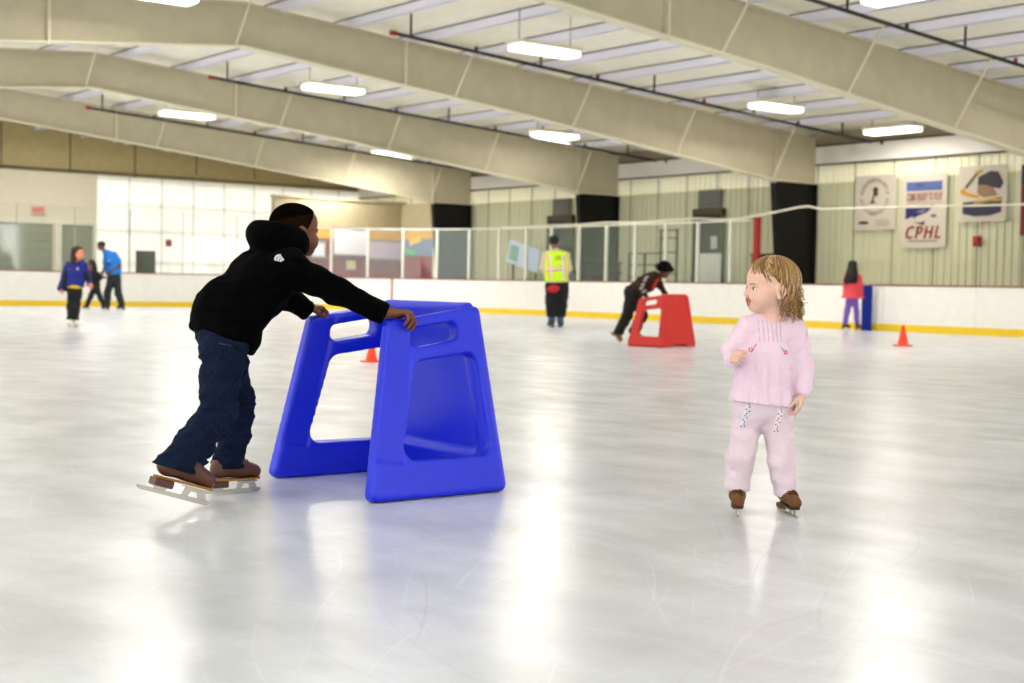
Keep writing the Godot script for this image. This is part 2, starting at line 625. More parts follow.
func setting() -> void:
	var zn := 14.0                                  # near end of the hall, behind the camera
	# ice: a slab with the round corners of the rink
	var pl := PackedVector2Array()
	var x0 := -2.65
	for k in 17:
		var t := PI / 2 * k / 16
		pl.append(Vector2(BOARD_X - 8.5 + 8.5 * cos(t), BOARD_Z + 8.5 - 8.5 * sin(t)))
	for k in 17:
		var t := PI / 2 + PI / 2 * k / 16
		pl.append(Vector2(x0 + 8.5 + 8.5 * cos(t), BOARD_Z + 8.5 - 8.5 * sin(t)))
	pl.append(Vector2(x0, zn - 0.4)); pl.append(Vector2(BOARD_X, zn - 0.4))
	var b := MB.new()
	b.prism(pl, 0.06, Transform3D(Basis(Vector3(1, 0, 0), Vector3(0, 0, 1), Vector3(0, -1, 0)), Vector3(0, -0.03, 0)))
	for p in b.v:
		b.uv.append(Vector2(p.x, p.z * 1.02) / 4.6)
	var ice := StandardMaterial3D.new()
	ice.albedo_color = Color(0.92, 0.935, 0.965)
	ice.albedo_texture = ice_scratches()
	ice.roughness = 0.5; ice.roughness_texture = noise_tex(0.018, 92, Color(0.42, 0.42, 0.42), Color(0.53, 0.53, 0.53), 512)
	ice.metallic_specular = 0.36
	ice.normal_enabled = true
	ice.normal_texture = ice_waves()
	ice.normal_scale = 1.0
	struct("floor", b.done(), ice)
	b = MB.new().box(Vector3(11.7, -0.2, -16.4), Vector3(34.2, 0.28, 61.6))
	struct("floor_concrete", b.done(), noisy(Color(0.55, 0.54, 0.5), 0.2, Vector3(0.6, 0.6, 0.6), 0.02, 4))
	# roof: two slopes of white-faced insulation, purlins along the hall
	var vinyl := noisy(Color(0.98, 0.96, 0.88), 0.04, Vector3(0.4, 0.4, 0.4), 0.02, 12, 0.7)
	var ceil_ := Node3D.new()
	ceil_.name = "ceiling"; ceil_.set_meta("kind", "structure")
	add_child(ceil_)
	for sg in [-1.0, 1.0]:
		b = MB.new()
		var p2 := PackedVector2Array([Vector2(0, 6.25), Vector2(17.2, 6.25 - 0.0755 * 17.2), Vector2(17.2, 6.6 - 0.0755 * 17.2), Vector2(0, 6.6)])
		if sg < 0:
			for k in 4:
				p2[k].x = -p2[k].x
		b.prism(p2, 61.8, Transform3D(Basis(), Vector3(RIDGE_X, 0, -16.4)))
		part("roof_slope", b.done(), vinyl, ceil_)
	var pm := mat(Color(0.95, 0.94, 0.99), 0.5)
	var seam := mat(Color(0.38, 0.36, 0.3), 0.8)  # dark bar: insulation stitch line with its shadow gap put into the colour
	for k in range(-10, 11):
		var dx := 0.78 * signf(k) + 1.545 * (k - signf(k)) if k != 0 else 0.0
		if k == 0 or RIDGE_X + dx < 3.0:
			continue
		var x := RIDGE_X + dx
		var yy := roof_y(x)
		b = MB.new()
		b.box(Vector3(x, yy - 0.1, -16.4), Vector3(0.02, 0.2, 61.4))
		b.box(Vector3(x + 0.03 * signf(dx), yy - 0.195, -16.4), Vector3(0.08, 0.012, 61.4))
		var pu := part("purlin", b.done(), pm, ceil_)
		part("insulation_seam_shade", MB.new().box(Vector3(x - 0.016, yy - 0.012, -16.4), Vector3(0.02, 0.02, 61.4)).done(), seam, pu)
	# side wall with the banners: translucent ribbed sheets, an eave band above
	var clear := sheet_light(Color(0.95, 0.92, 0.76), 0.36)
	var milky := sheet_light(Color(0.76, 0.75, 0.62), 0.24)
	milky.backlight = Color(0.25, 0.245, 0.2)
	var endm := sheet_light(Color(0.96, 0.96, 0.92), 0.47)
	var day := sheet_light(Color(0.97, 0.96, 0.93), 0.95)
	var wr := Node3D.new()
	wr.name = "wall_right"; wr.set_meta("kind", "structure")
	add_child(wr)
	var s1 := rib_sheet(1.2, 3.72); var s2 := rib_sheet(1.2, 0.5)
	var rt := Basis(Vector3.UP, -PI / 2)
	var ribs := MB.new(); var laps := MB.new()
	for k in 42:
		var z := -46.2 + 1.2 * k
		if z > zn:
			break
		var q := part("translucent_panel", s1, milky, wr)
		q.transform = Transform3D(rt, Vector3(WALL_X, 0, z))
		q = part("translucent_panel", s2, clear, wr)
		q.transform = Transform3D(rt, Vector3(WALL_X, 3.68, z))
		laps.box(Vector3(WALL_X - 0.012, 2.08, z + 0.6), Vector3(0.012, 4.16, 0.022))
		for s in 6:
			ribs.box(Vector3(WALL_X + 0.03, 2.08, z - 0.5 + 0.2 * s), Vector3(0.01, 4.16, 0.03))
	var dark := mat(Color(0.3, 0.3, 0.26), 0.7)
	part("panel_lap", laps.done(), mat(Color(0.42, 0.42, 0.36), 0.7), wr).set_meta("kind", "stuff")
	part("panel_rib", ribs.done(), milky, wr).set_meta("kind", "stuff")
	for y in [0.9, 1.6, 2.13, 2.66, 3.14, 3.68]:
		part("girt", MB.new().box(Vector3(WALL_X + 0.075, y, -16.0), Vector3(0.06, 0.05, 60.0)).done(), dark, wr)
	part("eave_band", MB.new().box(Vector3(WALL_X - 0.04, 4.4, -16.4), Vector3(0.12, 0.46, 61.2), 0.01).done(), mat(Color(0.9, 0.88, 0.84), 0.5), wr)
	part("trim", MB.new().box(Vector3(WALL_X - 0.05, 4.165, -16.4), Vector3(0.12, 0.035, 61.2)).done(), mat(Color(0.2, 0.17, 0.13), 0.7), wr)
	part("trim", MB.new().box(Vector3(WALL_X - 0.05, 4.65, -16.4), Vector3(0.12, 0.04, 61.2)).done(), mat(Color(0.2, 0.17, 0.13), 0.7), wr)  # dark strip put in for the shade above the eave band
	part("wall_top", MB.new().box(Vector3(WALL_X + 0.14, 4.75, -16.4), Vector3(0.16, 1.2, 61.6)).done(), mat(Color(0.6, 0.55, 0.45), 0.7), wr)
	# end wall: tan gable above, translucent sheets right of x = 17.8, a white block wall left of it
	var we := Node3D.new()
	we.name = "wall_end"; we.set_meta("kind", "structure")
	add_child(we)
	var tan_ := noisy(Color(0.78, 0.72, 0.53), 0.06, Vector3(0.5, 0.5, 0.5), 0.02, 21)
	b = MB.new().prism(PackedVector2Array([Vector2(-5.4, 4.41), Vector2(28.6, 4.41), Vector2(28.6, 5.4), Vector2(RIDGE_X, 6.6), Vector2(-5.4, 5.4)]), 0.2, Transform3D(Basis(), Vector3(0, 0, END_Z - 0.1)))
	part("gable", b.done(), tan_, we)
	var seams := MB.new()
	for k in 9:
		seams.box(Vector3(10.0 + 2.3 * k, 5.2, END_Z + 0.01), Vector3(0.035, 1.6 if k < 5 else 1.1, 0.03))
	part("gable_seam", seams.done(), mat(Color(0.4, 0.36, 0.26), 0.7), we).set_meta("kind", "stuff")
	part("gable_ledge", MB.new().box(Vector3(11.6, 4.5, END_Z + 0.08), Vector3(33.0, 0.06, 0.16), 0.01).done(), mat(Color(0.42, 0.37, 0.27), 0.7), we)
	var s3 := rib_sheet(1.2, 4.42)
	laps = MB.new(); ribs = MB.new()
	for k in 9:
		var x := 18.4 + 1.2 * k
		var q := part("translucent_panel", s3, endm, we)
		q.position = Vector3(x, 0, END_Z)
		laps.box(Vector3(x + 0.6, 2.2, END_Z + 0.012), Vector3(0.024, 4.4, 0.012))
		for s in 6:
			ribs.box(Vector3(x - 0.5 + 0.2 * s, 2.2, END_Z - 0.03), Vector3(0.025, 4.4, 0.01))
	part("panel_lap", laps.done(), mat(Color(0.62, 0.62, 0.55), 0.7), we).set_meta("kind", "stuff")
	part("panel_rib", ribs.done(), endm, we).set_meta("kind", "stuff")
	for y in [1.5, 2.6, 3.5]:
		part("girt", MB.new().box(Vector3(23.0, y, END_Z - 0.09), Vector3(10.6, 0.04, 0.05)).done(), mat(Color(0.6, 0.6, 0.55), 0.7), we)
	part("block_wall", MB.new().box(Vector3(6.2, 2.2, END_Z - 0.02), Vector3(23.2, 4.42, 0.3), 0.01).done(), noisy(Color(0.92, 0.89, 0.8), 0.02, Vector3(0.7, 0.7, 0.7), 0.02, 31), we)
	# two roll-up doors in a white frame on the block wall
	var dm := mat(Color(0.56, 0.57, 0.5), 0.5)
	var wm := mat(Color(0.9, 0.89, 0.82), 0.5)
	for d in [[13.2, 16.25], [16.6, 17.62]]:
		var dr := struct("door_%d" % (1 if d[0] < 15 else 2), MB.new().box(Vector3((d[0] + d[1]) / 2, 1.33, END_Z + 0.15), Vector3(d[1] - d[0], 2.6, 0.05)).done(), dm)
		for s in 9:
			part("slat", MB.new().box(Vector3((d[0] + d[1]) / 2, 0.18 + 0.285 * s, END_Z + 0.185), Vector3(d[1] - d[0] - 0.04, 0.27, 0.03), 0.01).done(), dm, dr)
	b = MB.new().box(Vector3(15.5, 2.72, END_Z + 0.19), Vector3(4.5, 0.13, 0.1), 0.01)
	b.box(Vector3(16.43, 1.33, END_Z + 0.19), Vector3(0.24, 2.66, 0.1), 0.01)
	b.box(Vector3(17.7, 1.33, END_Z + 0.19), Vector3(0.12, 2.66, 0.1), 0.01)
	struct("trim_1", b.done(), wm)
	# the walls behind the camera
	var wlf := Node3D.new()
	wlf.name = "wall_left"; wlf.set_meta("kind", "structure")
	add_child(wlf)
	part("wall_top", MB.new().box(Vector3(-5.0, 4.8, -16.4), Vector3(0.2, 1.3, 61.6)).done(), mat(Color(0.9, 0.88, 0.84), 0.5), wlf)
	var s4 := rib_sheet(6.0, 4.2)
	for k in 11:
		var q := part("translucent_panel", s4, day, wlf)
		q.transform = Transform3D(Basis(Vector3.UP, PI / 2), Vector3(-4.95, 0, -43.8 + 6.0 * k))
	var wn := Node3D.new()
	wn.name = "wall_near"; wn.set_meta("kind", "structure")
	add_child(wn)
	part("gable", MB.new().box(Vector3(11.7, 5.5, zn + 0.2), Vector3(34.4, 2.6, 0.2)).done(), mat(Color(0.85, 0.83, 0.74), 0.7), wn)
	for k in 6:
		var q := part("translucent_panel", s4, day, wn)
		q.transform = Transform3D(Basis(Vector3.UP, PI), Vector3(-2.3 + 6.0 * k, 0, zn + 0.15))
	# lobby in the far corner: tan above a yellow stripe, dark red below
	var wl := Node3D.new()
	wl.name = "wall_lobby"; wl.set_meta("kind", "structure")
	add_child(wl)
	var lob := noisy(Color(0.74, 0.69, 0.56), 0.05, Vector3(0.6, 0.6, 0.6), 0.02, 41)
	for q in [["upper_wall", 2.77, 3.8, lob, 0.0], ["stripe", 2.44, 2.77, mat(Color(0.86, 0.62, 0.08), 0.5), 0.01], ["lower_wall", 0.0, 2.44, mat(Color(0.5, 0.06, 0.12), 0.5), 0.0]]:
		b = MB.new()
		var yc: float = (q[1] + q[2]) / 2
		b.box(Vector3(25.5, yc, -43.4), Vector3(5.4 + q[4], q[2] - q[1], 0.2 + q[4]))
		b.box(Vector3(28.15, yc, -41.45), Vector3(0.2 + q[4], q[2] - q[1], 4.1 + q[4]))
		part(q[0], b.done(), q[3], wl)
	part("wall_cap", MB.new().box(Vector3(25.5, 3.84, -43.4), Vector3(5.45, 0.08, 0.3)).done(), lob, wl)

func frames() -> void:
	var beige := noisy(Color(0.8, 0.765, 0.655), 0.05, Vector3(0.35, 0.35, 0.35), 0.02, 51, 0.55)
	var pale := mat(Color(0.88, 0.85, 0.74), 0.5)
	var black := noisy(Color(0.085, 0.08, 0.072), 0.2, Vector3(0.5, 0.5, 0.5), 0.02, 52, 0.5)
	var f := thing("steel_frame", "tan steel roof frame whose dark column stands left of the red post", "roof frame", Vector3(RIDGE_X, 0, FRAME_Z), 0.0, "steel frames across the hall")
	var lw := PackedVector2Array()
	for dx in [0.0, 3.0, 6.5, 10.0, 14.72]:
		lw.append(Vector2(dx, low_y(RIDGE_X + dx)))
	lw[4].y = 3.66
	for sg in [-1.0, 1.0]:
		var mir := Transform3D(Basis(Vector3(sg, 0, 0), Vector3(0, 1, 0), Vector3(0, 0, 1)), Vector3.ZERO)
		var p := lw.duplicate()
		p.append_array([Vector2(16.3, 3.66), Vector2(16.3, top_y(RIDGE_X + 16.3)), Vector2(0, top_y(RIDGE_X))])
		part("rafter_web", MB.new().prism(p, 0.02, mir).done(), beige, f)
		var b := MB.new()
		var segs := []
		for k in 4:
			segs.append([lw[k], lw[k + 1]])
		segs.append([Vector2(14.72, 3.66), Vector2(16.3, 3.66)])
		for s in segs:
			var d: Vector2 = s[1] - s[0]
			b.box(mir * Vector3((s[0].x + s[1].x) / 2, (s[0].y + s[1].y) / 2, 0), Vector3(d.length() + 0.01, 0.03, 0.26), 0.0, Basis(Vector3.BACK, d.angle() * sg))
		part("bottom_flange", b.done(), pale, f)
		b = MB.new()
		var e := Vector2(16.3, top_y(RIDGE_X + 16.3) - top_y(RIDGE_X))
		b.box(mir * Vector3(8.15, (top_y(RIDGE_X) + top_y(RIDGE_X + 16.3)) / 2, 0), Vector3(e.length(), 0.025, 0.24), 0.0, Basis(Vector3.BACK, e.angle() * sg))
		part("top_flange", b.done(), beige, f)
		for dx in [3.62, 14.72]:
			var y0 := low_y(RIDGE_X + dx); var y1 := top_y(RIDGE_X + dx)
			part("splice_plate", MB.new().box(mir * Vector3(dx, (y0 + y1) / 2 - 0.02, 0), Vector3(0.045, y1 - y0 + 0.06, 0.22)).done(), beige if dx > 5 else pale, f)
		for dx in ([0.15, 4.85, 8.05, 11.25, 14.6] if sg < 0.0 else [4.85, 8.05, 11.25, 14.6]):
			for s in [-1.0, 1.0]:
				var y0: float = low_y(RIDGE_X + dx) + 0.02
				part("flange_brace", MB.new().tube([mir * Vector3(dx, y0, 0.1 * s), mir * Vector3(dx, roof_y(RIDGE_X + dx) - 0.08, 0.85 * s)], 0.022, 6).done(), pale, f)
		# the dark column under the knee
		var col := PackedVector2Array([Vector2(14.72, 3.65), Vector2(15.12, 0), Vector2(16.3, 0), Vector2(16.3, 3.65)])
		var c := part("column", MB.new().prism(col, 0.02, mir).done(), black, f)
		b = MB.new()
		var iv := Vector2(15.12 - 14.72, -3.65)
		b.box(mir * Vector3(14.92, 1.825, 0), Vector3(iv.length(), 0.025, 0.18), 0.0, Basis(Vector3.BACK, iv.angle() if sg > 0 else PI - iv.angle()))
		b.box(mir * Vector3(16.3, 1.825, 0), Vector3(0.025, 3.65, 0.18))
		part("column_flange", b.done(), black, c)
		part("base_plate", MB.new().box(mir * Vector3(15.7, 0.02, 0), Vector3(1.5, 0.04, 0.4)).done(), black, c)
	var lbl := {1: "tan steel roof frame at upper right, nearest of those crossing the view", -1: "tan steel roof frame, third from the front, its column behind the man in the vest", -2: "farthest tan steel roof frame, below the gable, its column beside the lobby"}
	for k in lbl:
		copy(f, "steel_frame", lbl[k], Vector3(RIDGE_X, 0, FRAME_Z + BAY * k), 0.0)

const ROWS := ["first", "second", "third", "fourth", "fifth", "sixth", "seventh", "eighth", "ninth"]

func lamps() -> void:
	var shell := mat(Color(0.92, 0.9, 0.84), 0.5)
	var glow := StandardMaterial3D.new()
	glow.albedo_color = Color(0.95, 0.95, 0.9); glow.roughness = 0.4
	glow.emission_enabled = true; glow.emission = Color(1.0, 0.98, 0.9); glow.emission_energy_multiplier = 2.2
	# [x, z, along the hall?, label]
	var list := [
		[16.0, -20.0, 0, "long white ceiling light near the top, left of centre in the front bay", 5.22],
		[15.7, -27.1, 0, "long white ceiling light above the boy, between the second and third frames", 5.2],
		[15.4, -34.1, 0, "long white ceiling light farthest left, just in front of the last frame", 5.2],
		[23.8, -37.3, 0, "small-looking white ceiling light at the right end of the farthest frame", 5.0],
		[23.85, -29.3, 0, "white ceiling light between the knees of the second and third frames", 5.0],
		[23.6, -21.2, 0, "white ceiling light on the right, just above the knee of the second frame", 5.0],
		[27.1, -20.7, 1, "white ceiling light close to the banner wall, lengthwise above the ring-emblem banner", 4.74],
		[17.2, -12.95, 1, "white ceiling light cut off by the top edge at the upper right", 5.32],
		[9.15, -21.6, 0, "white ceiling light cut off by the top edge at the upper left", 5.5]]
	for x in [-0.5, 8.0, 16.0, 24.8]:
		for z in [-42.3, -34.3, -27.0, -20.4, -12.9, -5.2, 2.4, 9.0]:  # unseen rows; the one nearest the end wall is added to brighten it
			var free := true
			for q in list:
				if absf(q[0] - x) < 3.0 and absf(q[1] - z) < 3.5:
					free = false
			if free:
				list.append([x, z, 0, "", roof_y(x) - 0.3])
	for q in list:
		var x: float = q[0]; var z: float = q[1]
		var y: float = q[4]
		var label: String = q[3] if q[3] != "" else "unseen white ceiling light, %s row from the end wall, %s from the left wall" % [ROWS[int((z - END_Z) / 7.4)], ROWS[int((x + 5.0) / 8.0)]]
		var t := thing("ceiling_light", label, "ceiling light", Vector3(x, y, z), PI / 2 if q[2] == 1 else 0.0, "white ceiling lights over the rink")
		var b := MB.new().box(Vector3(0, 0.035, 0), Vector3(1.45, 0.07, 0.5), 0.015)
		part("housing", b.done(), shell, t)
		part("diffuser", MB.new().box(Vector3(0, -0.05, 0), Vector3(1.4, 0.1, 0.44), 0.03).done(), glow, t)
		for s in [-0.6, 0.6]:
			part("hanger", MB.new().tube([Vector3(s, 0.07, 0), Vector3(s, roof_y(x) - y - 0.05, 0)], 0.008, 5).done(), mat(Color(0.5, 0.42, 0.32), 0.6), t)
		var l := AreaLight3D.new()
		l.name = "lamp_light"
		l.area_size = Vector2(1.35, 0.4)
		l.area_normalize_energy = true
		l.light_energy = 15.0 if z < -33.0 else 9.5 if z < -10.0 else 3.2
		if x > 27.0:
			l.light_energy = 4.0
		l.light_color = Color(1.0, 0.98, 0.955)
		l.area_range = 80.0
		l.shadow_enabled = true
		l.position = Vector3(0, -0.115, 0)
		l.rotation.x = -PI / 2
		t.add_child(l)

func pipes() -> void:
	var iron := mat(Color(0.09, 0.07, 0.055), 0.5)
	var red := mat(Color(0.55, 0.13, 0.07), 0.5)
	var spots := [[FRAME_Z + 2 * BAY - 5.5, "dark sprinkler pipe crossing the upper right corner"], [FRAME_Z + BAY - 5.5, "long dark sprinkler pipe sloping across the middle of the ceiling"], [FRAME_Z - 5.5, "dark sprinkler pipe in front of the third roof frame"], [FRAME_Z - BAY - 5.5, "dark sprinkler pipe in front of the farthest roof frame"]]
	for s in spots:
		var t := thing("sprinkler_pipe", s[1], "pipe", Vector3(13.9, 0, s[0]), 0.0, "sprinkler pipes under the roof")
		var py := func(x: float) -> float: return 5.47 - 0.066 * (x - 13.9)
		part("pipe", MB.new().tube([Vector3(0, py.call(13.9), 0), Vector3(13.8, py.call(27.7), 0)], 0.035, 8).done(), iron, t)
		part("end_cap", MB.new().tube([Vector3(-0.1, py.call(13.85), 0), Vector3(0.05, py.call(13.9), 0)], 0.048, 8).done(), red, t)
		for k in 5:
			var x := 0.35 + 3.09 * k
			part("hanger", MB.new().box(Vector3(x, (py.call(13.9 + x) + roof_y(13.9 + x)) / 2, 0), Vector3(0.03, roof_y(13.9 + x) - py.call(13.9 + x), 0.03)).done(), iron, t)
			part("sprinkler_head", MB.new().box(Vector3(x + 1.5, py.call(13.9 + x + 1.5) + 0.05, 0), Vector3(0.05, 0.1, 0.05)).done(), red if k == 2 else iron, t)
	var c := thing("conduit", "thin orange conduit running under the ceiling of the front bay", "conduit", Vector3(15.6, 0, -18.6))
	part("tube", MB.new().tube([Vector3(0, 5.62, 0), Vector3(11.0, 5.62 - 0.0755 * 11.0, 0)], 0.012, 6).done(), mat(Color(0.72, 0.42, 0.2), 0.5), c)
	part("tube", MB.new().tube([Vector3(0, 5.62, 0), Vector3(0, 5.96, 0)], 0.012, 6).done(), mat(Color(0.72, 0.42, 0.2), 0.5), c)

# ---------------------------------------------------------------- boards, glass, cord
func edge_point(s: float) -> Array:
	# runs along the rink's inside edge from the end boards over the corner to the side boards: [point, outward]
	var la := 15.0
	var arc := PI / 2 * 8.5
	if s < la:
		return [Vector3(BOARD_X - 8.5 - la + s, 0, BOARD_Z), Vector3(0, 0, -1)]
	if s < la + arc:
		var t := PI / 2 - (s - la) / 8.5
		var o := Vector3(cos(t), 0, -sin(t))
		return [Vector3(BOARD_X - 8.5, 0, BOARD_Z + 8.5) + o * 8.5, o]
	return [Vector3(BOARD_X, 0, BOARD_Z + 8.5 + s - la - arc), Vector3(1, 0, 0)]

func edge_strip(s0: float, s1: float, lo: float, hi: float, inn: float, outw: float) -> ArrayMesh:
	# a piece of the boards between two heights, from inn to outw measured outward from the edge
	var b := MB.new()
	var n: int = maxi(2, int((s1 - s0) / 0.4))
	var prev := []
	for k in n + 1:
		var e := edge_point(lerpf(s0, s1, float(k) / n))
		var p: Vector3 = e[0]; var o: Vector3 = e[1]
		var cur := [p + o * inn + Vector3.UP * lo, p + o * inn + Vector3.UP * hi, p + o * outw + Vector3.UP * hi, p + o * outw + Vector3.UP * lo]
		if k > 0:
			b.face([prev[0], cur[0], cur[1], prev[1]], -o)
			b.face([prev[1], cur[1], cur[2], prev[2]], Vector3.UP)
			b.face([prev[2], cur[2], cur[3], prev[3]], o)
			b.face([prev[3], cur[3], cur[0], prev[0]], Vector3.DOWN)
		if k == 0 or k == n:
			b.face(cur, (edge_point(s0)[0] - edge_point(s0 + 0.1)[0]) * (1.0 if k == 0 else -1.0))
		prev = cur
	return b.done()

func rink() -> void:
	var white := noisy(Color(0.975, 0.965, 0.935), 0.03, Vector3(0.5, 0.5, 0.5), 0.02, 61, 0.35, 0.0, 0.5)
	var t := thing("rink_boards", "white rink boards with a red cap rail and a yellow kick plate", "rink boards")
	var arc := PI / 2 * 8.5
	var total := 15.0 + arc + 33.0
	var s := 0.0
	while s < total - 0.1:
		part("board_panel", edge_strip(s + 0.004, minf(s + 2.44, total) - 0.004, 0.165, BOARD_H - 0.03, 0.0, 0.05), white, t)
		part("kick_plate", edge_strip(s + 0.004, minf(s + 2.44, total) - 0.004, 0.0, 0.165, -0.012, 0.05), mat(Color(0.95, 0.8, 0.04), 0.45), t)
		s += 2.44
	part("cap_rail", edge_strip(0.0, total, BOARD_H - 0.03, BOARD_H, -0.015, 0.1), mat(Color(0.5, 0.16, 0.1), 0.5), t)
	part("goal_line_mark", edge_strip(15.0 + 8.5 * deg_to_rad(52.5), 15.0 + 8.5 * deg_to_rad(52.5) + 0.06, 0.02, BOARD_H - 0.03, -0.014, 0.02), mat(Color(0.72, 0.22, 0.16), 0.5), t, "red goal line up the white boards")
	# glass over the boards
	var pane := StandardMaterial3D.new()
	pane.transparency = BaseMaterial3D.TRANSPARENCY_ALPHA
	pane.albedo_color = Color(0.7, 0.85, 0.76, 0.04); pane.roughness = 0.05; pane.metallic_specular = 0.45
	var post := mat(Color(0.9, 0.9, 0.84), 0.4)
	var g := thing("end_glass", "tall clear seamless glass above the boards at the far end", "rink glass")
	s = 0.2
	while s < 19.4:
		part("glass_pane", edge_strip(s + 0.006, s + 1.75 - 0.006, BOARD_H, 3.06, 0.04, 0.052), pane, g)
		part("joint_strip", edge_strip(s - 0.012, s + 0.012, BOARD_H, 3.06, 0.03, 0.062), mat(Color(0.72, 0.75, 0.7), 0.5), g)
		s += 1.75
	g = thing("side_glass", "clear glass panes between white posts along the side boards, by the lobby", "rink glass")
	var base := 15.0 + arc
	var ss := []
	for z in [-24.45, -25.15, -26.33, -27.55, -28.77, -29.99, -31.21, -32.5, -34, -35, -36, -37, -38, -39, -40, -41]:
		ss.append(base + (z - (BOARD_Z + 8.5)) if z > BOARD_Z + 8.5 else 0.0)
	# in the corner the posts follow the arc
	var at := base + 0.895
	for k in ss.size():
		if ss[k] == 0.0:
			at -= 1.215
			ss[k] = at
	for k in ss.size():
		if k > 0:
			part("post", edge_strip(ss[k] - 0.035, ss[k] + 0.035, BOARD_H, 2.68, 0.01, 0.09), post, g)
		if k + 1 < ss.size():
			part("glass_pane", edge_strip(ss[k + 1] + 0.04, ss[k] - 0.04, BOARD_H, 2.66, 0.045, 0.057), pane, g)
			part("top_channel", edge_strip(ss[k + 1] + 0.03, ss[k] - 0.03, 2.64, 2.68, 0.03, 0.07), post, g)
	var rp := thing("red_post", "red square post standing on the boards at the end of the glass", "post", Vector3(BOARD_X + 0.09, 0, -24.28))
	part("shaft", MB.new().box(Vector3(0, 1.885, 0), Vector3(0.15, 1.63, 0.15), 0.015).done(), mat(Color(0.62, 0.1, 0.09), 0.45), rp)
	part("cap", MB.new().box(Vector3(0, 2.715, 0), Vector3(0.17, 0.03, 0.17), 0.008).done(), mat(Color(0.62, 0.1, 0.09), 0.45), rp)
	var cp := []
	for q in [[-35.0, 2.6], [-34.2, 2.63], [-33.4, 2.68], [-32.2, 2.71], [-31.2, 2.69], [-30.0, 2.73], [-28.7, 2.7], [-27.5, 2.74], [-26.4, 2.75], [-25.6, 2.7], [-25.0, 2.7], [-24.3, 2.76], [-23.6, 2.84], [-22.9, 2.93], [-22.6, 2.94], [-22.2, 2.86], [-21.0, 2.85], [-18.0, 2.8], [-12.0, 2.74], [-4.0, 2.7]]:
		cp.append(Vector3(BOARD_X + 0.06, maxf(q[1], 2.7) + 0.012, q[0]))
	var cd := thing("cord", "white cord strung over the glass posts and on past the banners", "cord")
	part("rope", MB.new().tube(cp, 0.024, 8).done(), mat(Color(0.93, 0.91, 0.82), 0.6), cd)

# ---------------------------------------------------------------- on the walls
func letters(txt: String, size: float, wide: float, depth := 0.004, bold := true) -> Mesh:
	# upright lettering of a given height and width, centred
	var f := SystemFont.new()
	f.font_names = PackedStringArray(["Droid Sans"])
	f.font_weight = 700 if bold else 400
	var m := TextMesh.new()
	m.text = txt; m.font = f; m.font_size = 64; m.pixel_size = size / 46.0; m.depth = depth; m.curve_step = 3.0
	return m

func text_part(called: String, txt: String, size: float, wide: float, at: Vector3, material: Material, parent: Node, slant := 0.0) -> void:
	var m := letters(txt, size, wide)
	var q := part(called, m, material, parent)
	var w: float = maxf(m.get_aabb().size.x, 0.01)
	var hh: float = maxf(m.get_aabb().size.y, 0.01)
	q.transform = Transform3D(Basis(Vector3(wide / w, 0, 0), Vector3(slant, size / hh, 0), Vector3(0, 0, 1)), at)

func patch(called: String, poly: Array, z: float, material: Material, parent: Node) -> void:
	part(called, MB.new().prism(PackedVector2Array(poly), 0.004, Transform3D(Basis(), Vector3(0, 0, z))).done(), material, parent)

func cloth_sheet(w: float, h: float, seed_: int) -> ArrayMesh:      # hanging banner, slightly wavy, top at y = 0
	var b := MB.new()
	var f := fnl(0.9, seed_, 2)
	var nx := 12; var ny := 12
	for sg in [-1.0, 1.0]:
		var base := b.v.size()
		for y in ny + 1:
			for x in nx + 1:
				var p := Vector2(-w / 2 + w * x / nx, -h * y / ny)
				b.v.append(Vector3(p.x, p.y, 0.006 * f.get_noise_2d(p.x, p.y * 0.4) + 0.003 * sg))
				b.n.append(Vector3(0, 0, sg))
		for y in ny:
			for x in nx:
				var a := base + x + y * (nx + 1)
				b.i.append_array(PackedInt32Array([a, a + 1, a + nx + 1, a + 1, a + nx + 2, a + nx + 1]))
	return b.done()

